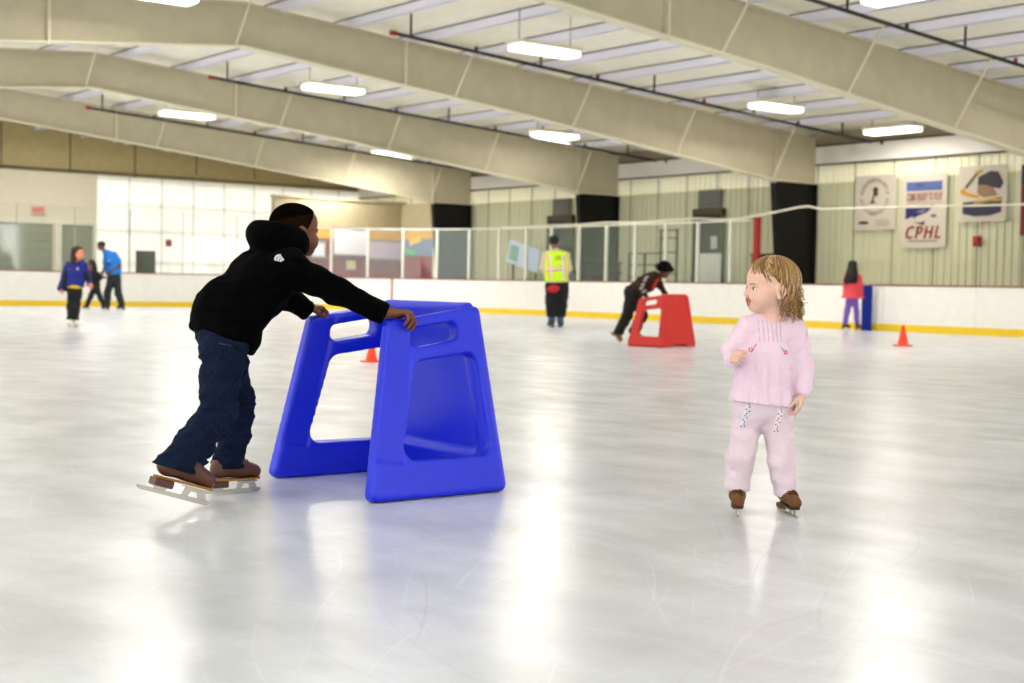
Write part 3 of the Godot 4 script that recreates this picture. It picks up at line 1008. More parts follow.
func wall_things() -> void:
	var face := -PI / 2
	var vinyl := sheet_light(Color(0.8, 0.76, 0.69), 0.25)
	var ink := mat(Color(0.23, 0.22, 0.18), 0.7)
	# round emblem: a ring of lettering strokes about a small figure
	var t := thing("banner", "pale banner with a grey ring emblem and a small dark figure, left of the three", "banner", Vector3(WALL_X - 0.09, 3.8, -22.1), face, "banners on the translucent wall")
	part("cloth", cloth_sheet(1.25, 1.36, 1), vinyl, t)
	var b := MB.new()
	var r := RandomNumberGenerator.new(); r.seed = 5
	for k in 30:
		var a := TAU * k / 30.0
		if absf(sin(a)) < 0.16:
			continue
		var c := Vector3(0.0 + 0.4 * cos(a), -0.53 + 0.42 * sin(a), 0.012)
		var bs := Basis(Vector3.BACK, a - PI / 2)
		var g := r.randi_range(0, 2)
		b.box(c + bs * Vector3(-0.018, 0, 0), Vector3(0.012, 0.1, 0.004), 0, bs)
		if g != 1:
			b.box(c + bs * Vector3(0.018, 0, 0), Vector3(0.012, 0.1, 0.004), 0, bs)
		b.box(c + bs * Vector3(0, 0.03 * (g - 1), 0), Vector3(0.045, 0.012, 0.004), 0, bs)
	var em := part("ring_emblem", b.done(), mat(Color(0.42, 0.4, 0.33), 0.7), t)
	em.set_meta("kind", "stuff")
	b = MB.new()
	b.ell(Vector3(0.02, -0.36, 0.012), Vector3(0.085, 0.07, 0.004), 10, 6)
	b.ell(Vector3(0.05, -0.46, 0.012), Vector3(0.05, 0.07, 0.004), 10, 6)
	b.box(Vector3(-0.04, -0.54, 0.012), Vector3(0.045, 0.3, 0.004), 0, Basis(Vector3.BACK, -0.25))
	b.ell(Vector3(-0.06, -0.67, 0.012), Vector3(0.09, 0.025, 0.004), 10, 6)
	part("figure_emblem", b.done(), ink, t)
	part("maker_mark", MB.new().ell(Vector3(-0.32, -1.17, 0.012), Vector3(0.17, 0.04, 0.004), 12, 6).done(), ink, t)
	part("fine_print", MB.new().box(Vector3(0.26, -1.12, 0.012), Vector3(0.42, 0.018, 0.003)).box(Vector3(0.26, -1.18, 0.012), Vector3(0.42, 0.018, 0.003)).box(Vector3(0.26, -1.24, 0.012), Vector3(0.4, 0.018, 0.003)).done(), mat(Color(0.6, 0.57, 0.5), 0.7), t)
	# league banner
	t = thing("banner", "tall banner reading CPHL in red under a blue shark fin shape", "banner", Vector3(WALL_X - 0.09, 3.78, -20.63), face, "banners on the translucent wall")
	part("cloth", cloth_sheet(1.25, 1.8, 2), vinyl, t)
	var blue := mat(Color(0.13, 0.12, 0.36), 0.6); var red := mat(Color(0.52, 0.12, 0.08), 0.6); var sky := mat(Color(0.3, 0.37, 0.58), 0.6)
	patch("sky_band", [Vector2(-0.52, -0.2), Vector2(0.5, -0.2), Vector2(0.5, -0.42), Vector2(-0.52, -0.42)], 0.012, sky, t)
	part("band_mark", MB.new().box(Vector3(-0.12, -0.29, 0.016), Vector3(0.24, 0.07, 0.004)).box(Vector3(0.1, -0.38, 0.016), Vector3(0.8, 0.03, 0.004)).done(), mat(Color(0.25, 0.3, 0.42), 0.6), t)
	text_part("slogan", "COME READY TO PLAY", 0.2, 1.02, Vector3(0, -0.57, 0.013), mat(Color(0.55, 0.25, 0.16), 0.6), t)
	part("rule", MB.new().box(Vector3(0, -0.71, 0.012), Vector3(1.0, 0.016, 0.003)).done(), mat(Color(0.5, 0.45, 0.4), 0.6), t)
	patch("shark_fin", [Vector2(-0.53, -0.83), Vector2(-0.3, -0.78), Vector2(0.3, -0.77), Vector2(0.08, -0.95), Vector2(-0.1, -1.0), Vector2(-0.22, -1.04), Vector2(-0.27, -1.1), Vector2(-0.31, -1.03), Vector2(-0.53, -1.1)], 0.012, blue, t)
	patch("fin_light", [Vector2(-0.24, -0.93), Vector2(-0.02, -0.87), Vector2(0.1, -0.9), Vector2(-0.06, -0.96)], 0.016, mat(Color(0.5, 0.48, 0.55), 0.6), t)
	patch("shark_tail", [Vector2(-0.3, -1.16), Vector2(-0.1, -1.19), Vector2(0.06, -1.13), Vector2(0.0, -1.19), Vector2(0.05, -1.26), Vector2(-0.1, -1.23)], 0.012, mat(Color(0.08, 0.08, 0.12), 0.6), t)
	part("small_mark", MB.new().ell(Vector3(0.28, -1.03, 0.012), Vector3(0.09, 0.035, 0.004), 10, 6).done(), mat(Color(0.35, 0.35, 0.35), 0.6), t)
	text_part("league_letters", "CPHL", 0.31, 1.02, Vector3(0.0, -1.43, 0.013), red, t, 0.22)
	part("web_line", MB.new().box(Vector3(0, -1.63, 0.012), Vector3(0.84, 0.022, 0.003)).done(), mat(Color(0.3, 0.28, 0.25), 0.6), t)
	# plain stand-in for the team's banner: crossed stick and dark shapes
	t = thing("banner", "square banner with dark plum shapes crossed by a yellow stick, right of the league banner", "banner", Vector3(WALL_X - 0.09, 3.87, -19.05), face, "banners on the translucent wall")
	part("cloth", cloth_sheet(1.3, 1.3, 3), vinyl, t)
	var plum := mat(Color(0.17, 0.12, 0.17), 0.6); var gold := mat(Color(0.78, 0.58, 0.1), 0.6); var navy := mat(Color(0.15, 0.13, 0.24), 0.6)
	patch("dark_shape", [Vector2(-0.1, -0.25), Vector2(0.22, -0.13), Vector2(0.42, -0.16), Vector2(0.5, -0.3), Vector2(0.56, -0.42), Vector2(0.48, -0.55), Vector2(0.3, -0.52), Vector2(0.1, -0.45), Vector2(-0.12, -0.44)], 0.012, plum, t)
	patch("tan_shape", [Vector2(-0.12, -0.44), Vector2(0.1, -0.45), Vector2(0.3, -0.52), Vector2(0.42, -0.7), Vector2(0.05, -0.74), Vector2(-0.12, -0.65)], 0.012, mat(Color(0.55, 0.43, 0.3), 0.6), t)
	patch("navy_band", [Vector2(-0.5, -0.84), Vector2(0.0, -0.8), Vector2(0.52, -0.74), Vector2(0.52, -1.08), Vector2(0.25, -1.16), Vector2(-0.2, -1.17), Vector2(-0.5, -1.1)], 0.012, navy, t)
	patch("yellow_stick", [Vector2(-0.58, -0.55), Vector2(-0.5, -0.5), Vector2(-0.4, -0.6), Vector2(-0.05, -0.7), Vector2(-0.08, -0.76), Vector2(-0.45, -0.68), Vector2(-0.58, -0.62)], 0.014, gold, t)
	patch("yellow_stick", [Vector2(-0.22, -0.84), Vector2(0.3, -0.76), Vector2(0.52, -0.78), Vector2(0.5, -0.84), Vector2(0.2, -0.83), Vector2(-0.2, -0.9)], 0.017, gold, t)
	patch("stick_shaft", [Vector2(-0.48, -0.5), Vector2(-0.12, -0.1), Vector2(0.02, -0.08), Vector2(0.0, -0.14), Vector2(-0.1, -0.18), Vector2(-0.4, -0.52)], 0.014, mat(Color(0.36, 0.3, 0.14), 0.6), t)
	patch("yellow_tip", [Vector2(-0.2, -0.14), Vector2(-0.02, -0.07), Vector2(0.04, -0.1), Vector2(-0.16, -0.18)], 0.017, gold, t)
	t = thing("banner", "dark red banner cut off by the right edge of the view", "banner", Vector3(WALL_X - 0.09, 3.83, -17.42), face, "banners on the translucent wall")
	part("cloth", cloth_sheet(1.25, 1.6, 4), mat(Color(0.45, 0.05, 0.07), 0.6), t)
	patch("navy_edge", [Vector2(-0.625, 0), Vector2(0.625, 0), Vector2(0.625, -0.3), Vector2(-0.625, -0.42)], 0.012, navy, t)
	# alarm bells
	for q in [[Vector3(WALL_X - 0.08, 2.12, -19.15), face, "red alarm box on the banner wall below the banners"], [Vector3(20.45, 2.17, END_Z + 0.06), 0.0, "red alarm box on the bright end wall above the man in blue"]]:
		t = thing("alarm_box", q[2], "alarm", q[0], q[1], "red alarm boxes")
		part("body", MB.new().box(Vector3.ZERO, Vector3(0.2, 0.24, 0.1), 0.02).done(), mat(Color(0.6, 0.06, 0.05), 0.4), t)
		part("bell", MB.new().ell(Vector3(0, 0.02, 0.05), Vector3(0.07, 0.07, 0.03)).done(), mat(Color(0.7, 0.12, 0.1), 0.3), t)
	# exit sign
	t = thing("exit_sign", "red lettered EXIT sign on the wall at far left", "exit sign", Vector3(15.76, 3.1, END_Z + 0.2))
	part("case", MB.new().box(Vector3.ZERO, Vector3(0.46, 0.3, 0.08), 0.015).done(), mat(Color(0.86, 0.8, 0.74), 0.5), t)
	part("letter_panel", MB.new().box(Vector3(0, 0, 0.042), Vector3(0.4, 0.22, 0.01)).done(), mat(Color(0.93, 0.62, 0.6), 0.5), t)
	text_part("letters", "EXIT", 0.15, 0.34, Vector3(0, 0, 0.05), mat(Color(0.85, 0.06, 0.08), 0.5), t)
	# dark doors and grey vents on the side wall
	for q in [[-27.8, 1.02, "dark door behind the glass with a white notice, right of the metal rack"], [-34.35, 1.1, "dark door behind the glass right of the man in the vest"]]:
		t = thing("side_door", q[2], "door", Vector3(WALL_X - 0.1, 0, q[0]), face, "dark doors in the side wall")
		part("leaf", MB.new().box(Vector3(0, 1.5, 0.02), Vector3(q[1], 3.0, 0.06), 0.01).done(), mat(Color(0.13, 0.125, 0.11), 0.5), t)
		b = MB.new().box(Vector3(-q[1] / 2 - 0.05, 1.55, 0.03), Vector3(0.1, 3.12, 0.1), 0.01)
		b.box(Vector3(q[1] / 2 + 0.05, 1.55, 0.03), Vector3(0.1, 3.12, 0.1), 0.01)
		b.box(Vector3(0, 3.08, 0.03), Vector3(q[1] + 0.2, 0.16, 0.1), 0.01)
		part("door_frame", b.done(), mat(Color(0.3, 0.29, 0.16), 0.6), t)
		part("handle", MB.new().box(Vector3(q[1] / 2 - 0.12, 1.1, 0.08), Vector3(0.03, 0.25, 0.04), 0.01).done(), mat(Color(0.6, 0.6, 0.58), 0.3, 0.8), t)
		if q[0] > -30:
			part("notice", MB.new().box(Vector3(0.25, 2.2, 0.055), Vector3(0.24, 0.36, 0.006)).done(), mat(Color(0.8, 0.8, 0.76), 0.6), t)
		var v := thing("wall_vent", ("grey louvred vent over the door with the notice" if q[0] > -30 else "grey louvred vent over the door by the man in the vest"), "vent", Vector3(WALL_X - 0.09, 3.43, q[0]), face, "grey vents over the doors")
		part("frame", MB.new().box(Vector3.ZERO, Vector3(0.9, 0.52, 0.06), 0.01).done(), mat(Color(0.42, 0.41, 0.38), 0.6), v)
		for k in 5:
			part("louvre", MB.new().box(Vector3(0, -0.18 + 0.09 * k, 0.04), Vector3(0.8, 0.06, 0.02), 0.0, Basis(Vector3.RIGHT, 0.5)).done(), mat(Color(0.47, 0.46, 0.43), 0.6), v)

func clutter() -> void:
	# behind the glass
	var t := thing("leaning_board", "square grey-brown board behind the glass right of the man in blue", "board", Vector3(17.8, 0, -42.45))
	part("sheet", MB.new().box(Vector3(0, 0.9, 0), Vector3(0.66, 1.75, 0.04), 0.008).done(), mat(Color(0.3, 0.29, 0.25), 0.7), t)
	part("edging", MB.new().box(Vector3(0, 1.1, 0.024), Vector3(0.68, 0.06, 0.01)).done(), mat(Color(0.4, 0.2, 0.15), 0.7), t)
	t = thing("white_board", "cream board standing behind the glass at the corner of the red lobby wall", "board", Vector3(27.6, 0, -39.95), -PI / 2)
	part("sheet", MB.new().box(Vector3(0, 1.06, 0), Vector3(1.15, 2.12, 0.05), 0.01).done(), mat(Color(0.84, 0.83, 0.72), 0.6), t)
	part("rail", MB.new().box(Vector3(0, 2.12, 0), Vector3(1.2, 0.06, 0.07), 0.01).done(), mat(Color(0.72, 0.7, 0.6), 0.6), t)
	t = thing("notice_board", "blank white sheet on the glass below the dark door's notice", "notice", Vector3(WALL_X - 0.5, 0, -27.35), -PI / 2)
	part("sheet", MB.new().box(Vector3(0, 1.42, 0), Vector3(0.86, 0.92, 0.04), 0.01).done(), mat(Color(0.86, 0.87, 0.8), 0.6), t)
	part("stand", MB.new().box(Vector3(-0.35, 0.7, -0.04), Vector3(0.04, 1.4, 0.04)).box(Vector3(0.35, 0.7, -0.04), Vector3(0.04, 1.4, 0.04)).done(), mat(Color(0.4, 0.4, 0.38), 0.5), t)
	t = thing("poster_board", "tilted pale blue poster behind the glass left of the man in the vest", "poster", Vector3(27.7, 0, -35.5), -PI / 2)
	part("poster", MB.new().box(Vector3(0, 1.85, 0), Vector3(1.7, 0.75, 0.03), 0.0, Basis(Vector3.BACK, -0.22)).done(), mat(Color(0.78, 0.83, 0.92), 0.4), t)
	part("picture", MB.new().box(Vector3(-0.5, 1.95, 0.02), Vector3(0.45, 0.5, 0.01), 0.0, Basis(Vector3.BACK, -0.22)).done(), mat(Color(0.5, 0.68, 0.62), 0.4), t)
	part("stand", MB.new().box(Vector3(-0.6, 0.95, -0.03), Vector3(0.05, 1.9, 0.05)).box(Vector3(0.6, 0.8, -0.03), Vector3(0.05, 1.6, 0.05)).done(), mat(Color(0.35, 0.35, 0.33), 0.5), t)
	t = thing("crate", "brown-framed grey crate on a bench behind the man in the vest", "crate", Vector3(27.5, 0.55, -32.6), -PI / 2)
	part("box", MB.new().box(Vector3(0, 0.42, 0), Vector3(0.62, 0.8, 0.5), 0.02).done(), mat(Color(0.42, 0.42, 0.4), 0.6), t)
	for s in [-1, 1]:
		part("frame_bar", MB.new().box(Vector3(0.31 * s, 0.42, 0.26), Vector3(0.07, 0.84, 0.05), 0.01).done(), mat(Color(0.3, 0.16, 0.1), 0.6), t)
		part("frame_bar", MB.new().box(Vector3(0, 0.42 + 0.4 * s, 0.26), Vector3(0.66, 0.07, 0.05), 0.01).done(), mat(Color(0.3, 0.16, 0.1), 0.6), t)
	var iron := mat(Color(0.11, 0.11, 0.1), 0.5)
	t = thing("metal_rack", "black pipe rack behind the glass, above the boy with the red aid", "rack", Vector3(27.3, 0, -29.0), -PI / 2)
	for s in [[-1.0, 1.9], [-0.35, 1.9], [0.3, 2.55], [0.95, 2.55]]:
		part("upright", MB.new().box(Vector3(s[0], s[1] / 2, 0), Vector3(0.045, s[1], 0.045)).done(), iron, t)
	for y in [1.2, 1.55, 1.88]:
		part("rail", MB.new().box(Vector3(-0.35, y, 0), Vector3(1.35, 0.04, 0.04)).done(), iron, t)
	for y in [1.3, 1.9, 2.3, 2.52]:
		part("rail", MB.new().box(Vector3(0.62, y, 0.03), Vector3(0.7, 0.04, 0.04)).done(), iron, t)
	t = thing("metal_rail", "low dark railing behind the glass right of the column by the man in the vest", "railing", Vector3(26.7, 0, -30.4), -PI / 2)
	for s in [-0.65, 0.0, 0.65]:
		part("upright", MB.new().box(Vector3(s, 0.8, 0), Vector3(0.04, 1.6, 0.04)).done(), iron, t)
	for y in [1.3, 1.6]:
		part("rail", MB.new().box(Vector3(0, y, 0), Vector3(1.5, 0.04, 0.04)).done(), iron, t)
	t = thing("bench", "long dark bench behind the boards under the rack", "bench", Vector3(28.0, 0, -29.6), -PI / 2)
	part("seat", MB.new().box(Vector3(0, 0.5, 0), Vector3(3.6, 0.08, 0.4), 0.01).done(), mat(Color(0.3, 0.3, 0.28), 0.6), t)
	for k in 5:
		part("leg", MB.new().box(Vector3(-1.6 + 0.8 * k, 0.23, 0), Vector3(0.08, 0.46, 0.35)).done(), iron, t)
	t = thing("black_cabinet", "low black cabinet behind the boards left of the black column", "cabinet", Vector3(27.55, 0, -24.9), -PI / 2)
	part("body", MB.new().box(Vector3(0, 0.9, 0), Vector3(0.72, 1.8, 0.5), 0.02).done(), iron, t)
	part("top", MB.new().box(Vector3(0, 1.82, 0), Vector3(0.78, 0.05, 0.56), 0.01).done(), mat(Color(0.2, 0.2, 0.18), 0.5), t)
	# glazing and signs on the lobby's end wall
	var bright := mat(Color(0.93, 0.93, 0.96), 0.3)  # opaque pale panes; the glare on the lobby glass is put into their colour
	var lav := mat(Color(0.84, 0.76, 0.86), 0.3)
	var n := 1
	for q in [[24.55, 0.5, 2.05, 0.5, bright], [25.88, 1.4, 2.36, 0.92, bright], [27.35, 1.35, 2.1, 0.62, lav]]:
		var w := struct("window_%d" % n, MB.new().box(Vector3(q[0], q[2], -43.27), Vector3(q[1], q[3], 0.04)).done(), q[4])
		var b := MB.new()
		b.box(Vector3(q[0], q[2] + q[3] / 2 + 0.03, -43.26), Vector3(q[1] + 0.12, 0.06, 0.07)).box(Vector3(q[0], q[2] - q[3] / 2 - 0.03, -43.26), Vector3(q[1] + 0.12, 0.06, 0.07))
		part("window_frame", b.done(), mat(Color(0.6, 0.52, 0.5), 0.5), w)
		n += 1
	var w4 := struct("window_%d" % n, MB.new().box(Vector3(28.03, 2.2, -42.1), Vector3(0.04, 0.6, 1.9)).done(), mat(Color(0.4, 0.46, 0.58), 0.3))
	part("poster", MB.new().box(Vector3(28.0, 2.45, -42.3), Vector3(0.02, 0.2, 0.8), 0.0, Basis(Vector3.RIGHT, -0.2)).done(), mat(Color(0.85, 0.72, 0.15), 0.5), w4)
	part("poster", MB.new().box(Vector3(28.0, 2.05, -42.6), Vector3(0.02, 0.16, 0.7), 0.0, Basis(Vector3.RIGHT, 0.15)).done(), mat(Color(0.25, 0.72, 0.4), 0.5), w4)
	t = thing("wall_notice", "small yellow-green notice on the dark red lobby wall", "notice", Vector3(25.9, 1.52, -43.28))
	part("paper", MB.new().box(Vector3.ZERO, Vector3(0.32, 0.26, 0.02)).done(), mat(Color(0.75, 0.75, 0.5), 0.6), t)
	part("border", MB.new().box(Vector3(0, 0, -0.005), Vector3(0.38, 0.32, 0.02)).done(), mat(Color(0.82, 0.66, 0.66), 0.6), t)

# ---------------------------------------------------------------- skating aids and cones
func aid_meshes() -> Array:
	# local axes: x forward (the way it is pushed), y up, z to the right; the rear ends at x = 0
	var out := PackedVector2Array([Vector2(0.0, 0.0), Vector2(0.68, 0.0), Vector2(0.588, 0.79), Vector2(0.135, 0.722)])
	var slot := PackedVector2Array([Vector2(0.24, 0.69), Vector2(0.46, 0.722), Vector2(0.47, 0.645), Vector2(0.24, 0.612)])
	var open_ := PackedVector2Array([Vector2(0.165, 0.155), Vector2(0.605, 0.155), Vector2(0.55, 0.592), Vector2(0.248, 0.552)])
	var F := Field.new(Vector3(-0.03, -0.03, -0.06), Vector3(0.72, 0.83, 0.06), 0.0085)
	F.prism(out, Transform3D(), 0.037, 0.02, 0, 0.0, 0.03)
	F.prism(open_, Transform3D(), 0.2, 0.02, 1, 0.014, 0.05)
	F.prism(slot, Transform3D(), 0.2, 0.02, 1, 0.014, 0.032)
	# the rear leg is shaved above its foot
	F.box(Vector3(0.02, 0.5, 0.055), Vector3(0.2, 0.33, 0.03), 0.008, 0.01, 1, Basis(Vector3.BACK, -0.16))
	var side := F.mesh()
	# front wall, between the sides, leaning back with them; notch at its foot
	F = Field.new(Vector3(-0.46, -0.03, -0.05), Vector3(0.46, 0.84, 0.09), 0.011)
	F.prism(PackedVector2Array([Vector2(-0.42, 0.0), Vector2(0.42, 0.0), Vector2(0.33, 0.80), Vector2(-0.33, 0.80)]), Transform3D(), 0.028, 0.02, 0, 0.0, 0.03)
	F.prism(PackedVector2Array([Vector2(-0.2, -0.1), Vector2(0.2, -0.1), Vector2(0.17, 0.035), Vector2(-0.17, 0.035)]), Transform3D(), 0.2, 0.02, 1, 0.01)
	F.prism(PackedVector2Array([Vector2(-0.33, 0.16), Vector2(0.33, 0.16), Vector2(0.27, 0.7), Vector2(-0.27, 0.7)]), Transform3D(Basis(), Vector3(0, 0, -0.032)), 0.018, 0.012, 1, 0.03, 0.06)
	return [side.done(), F.mesh().done()]

func make_aid(label: String, at: Vector3, turn: float, material: Material, am: Array) -> Node3D:
	var t := thing("skating_aid", label, "skating aid", at, turn)
	var lean := atan(0.1 / 0.75)
	for s in [-1.0, 1.0]:
		var q := part("side_panel", am[0], material, t)
		q.transform = Transform3D(Basis(Vector3.RIGHT, -lean * s), Vector3(0, 0.002, 0.41 * s))
		if s < 0:
			q.transform = Transform3D(Basis(Vector3.RIGHT, lean) * Basis(Vector3.UP, PI) * Basis(Vector3.UP, PI), Vector3(0, 0.002, -0.41))
	var fr := part("front_wall", am[1], material, t)
	# x of the wall runs across, its face looks forward
	var b := Basis(Vector3(0, 0, -1), Vector3(-0.13, 0.99, 0).normalized(), Vector3(0.99, 0.13, 0).normalized())
	fr.transform = Transform3D(b, Vector3(0.645, 0.005, 0))
	part("stud", MB.new().ell(Vector3(0.575, 0.745, 0), Vector3(0.012, 0.012, 0.012), 8, 6).done(), mat(Color(0.6, 0.5, 0.3), 0.4, 0.5), t)
	return t

func aids() -> void:
	var am := aid_meshes()
	var blue := noisy(Color(0.03, 0.14, 0.9), 0.06, Vector3(2, 2, 2), 0.04, 71, 0.36, 0.25, 0.5)
	make_aid("big blue plastic skating aid that the boy in the black hoodie pushes", Vector3(2.885, 0, -5.085), 0.0, blue, am)
	var red := noisy(Color(0.84, 0.1, 0.06), 0.1, Vector3(2, 2, 2), 0.04, 72, 0.45, 0.4, 0.5)
	make_aid("red plastic skating aid pushed by the stooping child in a dark hat", Vector3(14.62, 0, -15.71), -1.35, red, am)
	var t := thing("padded_post", "upright blue panel at the boards beside the girl in the pink coat", "panel", Vector3(26.16, 0, -20.56), YAW)
	var bm := noisy(Color(0.01, 0.17, 0.62), 0.2, Vector3(1, 1, 1), 0.03, 73, 0.4)
	part("slab", MB.new().box(Vector3(0, 0.53, 0), Vector3(0.23, 1.04, 0.1), 0.015).done(), bm, t)
	part("foot", MB.new().box(Vector3(0, 0.02, 0), Vector3(0.24, 0.04, 0.12), 0.01).done(), bm, t)

func cones() -> void:
	var orange := mat(Color(0.95, 0.26, 0.08), 0.5)
	for q in [[Vector3(19.24, 0, -14.36), 1.0, "orange traffic cone alone on the ice at the right, in front of the yellow strip"], [Vector3(8.15, 0, -13.15), 0.75, "orange traffic cone seen through the blue skating aid"]]:
		var t := thing("traffic_cone", q[2], "traffic cone", q[0], 0.3, "orange traffic cones")
		var k: float = q[1]
		part("base", MB.new().box(Vector3(0, 0.012, 0), Vector3(0.25, 0.024, 0.25) * k, 0.008).done(), orange, t)
		part("body", MB.new().lathe([Vector2(0.095, 0.02), Vector2(0.085, 0.045), Vector2(0.025, 0.335), Vector2(0.018, 0.345), Vector2(0.0, 0.345)], 20, Transform3D(Basis().scaled(Vector3(k, k, k)), Vector3.ZERO)).done(), orange, t)

# ---------------------------------------------------------------- people
func head_field(cell: float, gape: float) -> Field:
	# a child's head, 0.2 high: chin at the origin, face along +z, the left ear along +x
	var F := Field.new(Vector3(-0.1, -0.1, -0.125), Vector3(0.1, 0.225, 0.125), cell)
	F.ell(Vector3(0, 0.118, -0.012), Vector3(0.075, 0.082, 0.094))
	F.ell(Vector3(0, 0.128, 0.03), Vector3(0.064, 0.056, 0.056), 0.03)
	F.ell(Vector3(0, 0.055, 0.028), Vector3(0.058, 0.056, 0.06), 0.03)
	for s in [-1.0, 1.0]:
		F.ell(Vector3(0.034 * s, 0.05, 0.054), Vector3(0.028, 0.028, 0.028), 0.025)
	F.ell(Vector3(0, 0.013, 0.06), Vector3(0.022, 0.016, 0.022), 0.025)
	F.cap(Vector3(0, 0.04, -0.015), Vector3(0, -0.09, -0.03), 0.044, 0.046, 0.03)
	for s in [-1.0, 1.0]:
		F.ell(Vector3(0.031 * s, 0.083, 0.095), Vector3(0.016, 0.011, 0.014), 0.014, 1)
		F.cap(Vector3(0.016 * s, 0.097, 0.087), Vector3(0.046 * s, 0.097, 0.072), 0.005, 0.004, 0.012)
	F.cap(Vector3(0, 0.086, 0.087), Vector3(0, 0.064, 0.1), 0.006, 0.0095, 0.01)
	for s in [-1.0, 1.0]:
		F.ell(Vector3(0.009 * s, 0.062, 0.094), Vector3(0.007, 0.006, 0.008), 0.006)
	# lips and the mouth
	var m := 0.036
	F.cap(Vector3(-0.014, m + 0.005 + gape * 0.5, 0.084), Vector3(0.014, m + 0.005 + gape * 0.5, 0.084), 0.006, 0.006, 0.008)
	F.cap(Vector3(-0.012, m - 0.005 - gape * 0.5, 0.081), Vector3(0.012, m - 0.005 - gape * 0.5, 0.081), 0.0065, 0.0065, 0.008)
	if gape > 0.0:
		F.ell(Vector3(0, m, 0.088), Vector3(0.013, gape, 0.03), 0.003, 1)
	else:
		F.cap(Vector3(-0.016, m, 0.094), Vector3(0.016, m, 0.094), 0.0025, 0.0025, 0.004, 1)
	for s in [-1.0, 1.0]:
		var bs := Basis(Vector3.UP, -0.35 * s) * Basis(Vector3.BACK, 0.0)
		F.ell(Vector3(0.077 * s, 0.075, -0.008), Vector3(0.009, 0.031, 0.02), 0.006, 0, bs)
		F.ell(Vector3(0.088 * s, 0.077, -0.004), Vector3(0.009, 0.02, 0.011), 0.004, 1, bs)
		F.ell(Vector3(0.078 * s, 0.053, -0.001), Vector3(0.006, 0.009, 0.008), 0.005)
	return F

func hand_mb(s: float, side: float, curl: Array, thumb: float, cell: float) -> MB:
	# wrist at the origin, fingers along +y, palm to +z, the thumb on the side of x = side
	var lo := Vector3(-0.085, -0.06, -0.05) * s; var hi := Vector3(0.085, 0.21, 0.13) * s
	var F := Field.new(lo, hi, cell)
	F.cap(Vector3(0, -0.05, 0) * s, Vector3(0, 0.01, 0) * s, 0.027 * s, 0.026 * s, 0.0, 0, Vector3.RIGHT, 1.2)
	var bx := [0.031, 0.011, -0.01, -0.029]
	var by := [0.09, 0.095, 0.09, 0.081]
	var ln := [0.92, 1.0, 0.93, 0.76]
	for f in 4:
		var b := Vector3(bx[f] * side, by[f], 0) * s
		F.cap(Vector3(bx[f] * 0.55 * side, 0.008, 0) * s, b, 0.017 * s, 0.0125 * s, 0.014 * s)
	for f in 4:
		var p := Vector3(bx[f] * side, by[f], 0) * s
		var a := 0.0
		var fan: float = (f - 1.5) * -0.07 * side
		var rr := [0.0105, 0.0098, 0.009, 0.0078]
		var seg := [0.045, 0.027, 0.021]
		for k in 3:
			a += curl[k] * (1.0 + 0.06 * (f - 1))
			var dir := Vector3(sin(fan) * cos(a), cos(fan) * cos(a), sin(a))
			var q: Vector3 = p + dir * seg[k] * ln[f] * s
			F.cap(p, q, rr[k] * s, rr[k + 1] * s, 0.003 * s if k > 0 else 0.006 * s)
			p = q
	var t0 := Vector3(0.024 * side, 0.022, 0.006) * s
	var t1 := t0 + Vector3(0.026 * side, 0.028, 0.012 + 0.01 * thumb) * s
	var t2 := t1 + Vector3(0.008 * side * (1.0 - thumb), 0.03, 0.01 + 0.016 * thumb) * s
	var t3 := t2 + Vector3(-0.004 * side * thumb, 0.022, 0.004 + 0.014 * thumb) * s
	F.cap(t0, t1, 0.016 * s, 0.0125 * s, 0.01 * s)
	F.cap(t1, t2, 0.012 * s, 0.011 * s, 0.004 * s)
	F.cap(t2, t3, 0.0108 * s, 0.0085 * s, 0.003 * s)
	return F.mesh()

func hand_xf(wrist: Vector3, fingers: Vector3, palm: Vector3) -> Transform3D:
	var y := fingers.normalized()
	var z := (palm - y * palm.dot(y)).normalized()
	return Transform3D(Basis(y.cross(z), y, z), wrist)

func face_xf(chin: Vector3, fwd: Vector3, s: float, tilt := 0.0) -> Transform3D:
	var z := fwd.normalized()
	var up := Vector3.UP.rotated(z, tilt)
	var x := up.cross(z).normalized()
	return Transform3D(Basis(x, z.cross(x), z).scaled_local(Vector3(s, s, s)), chin)

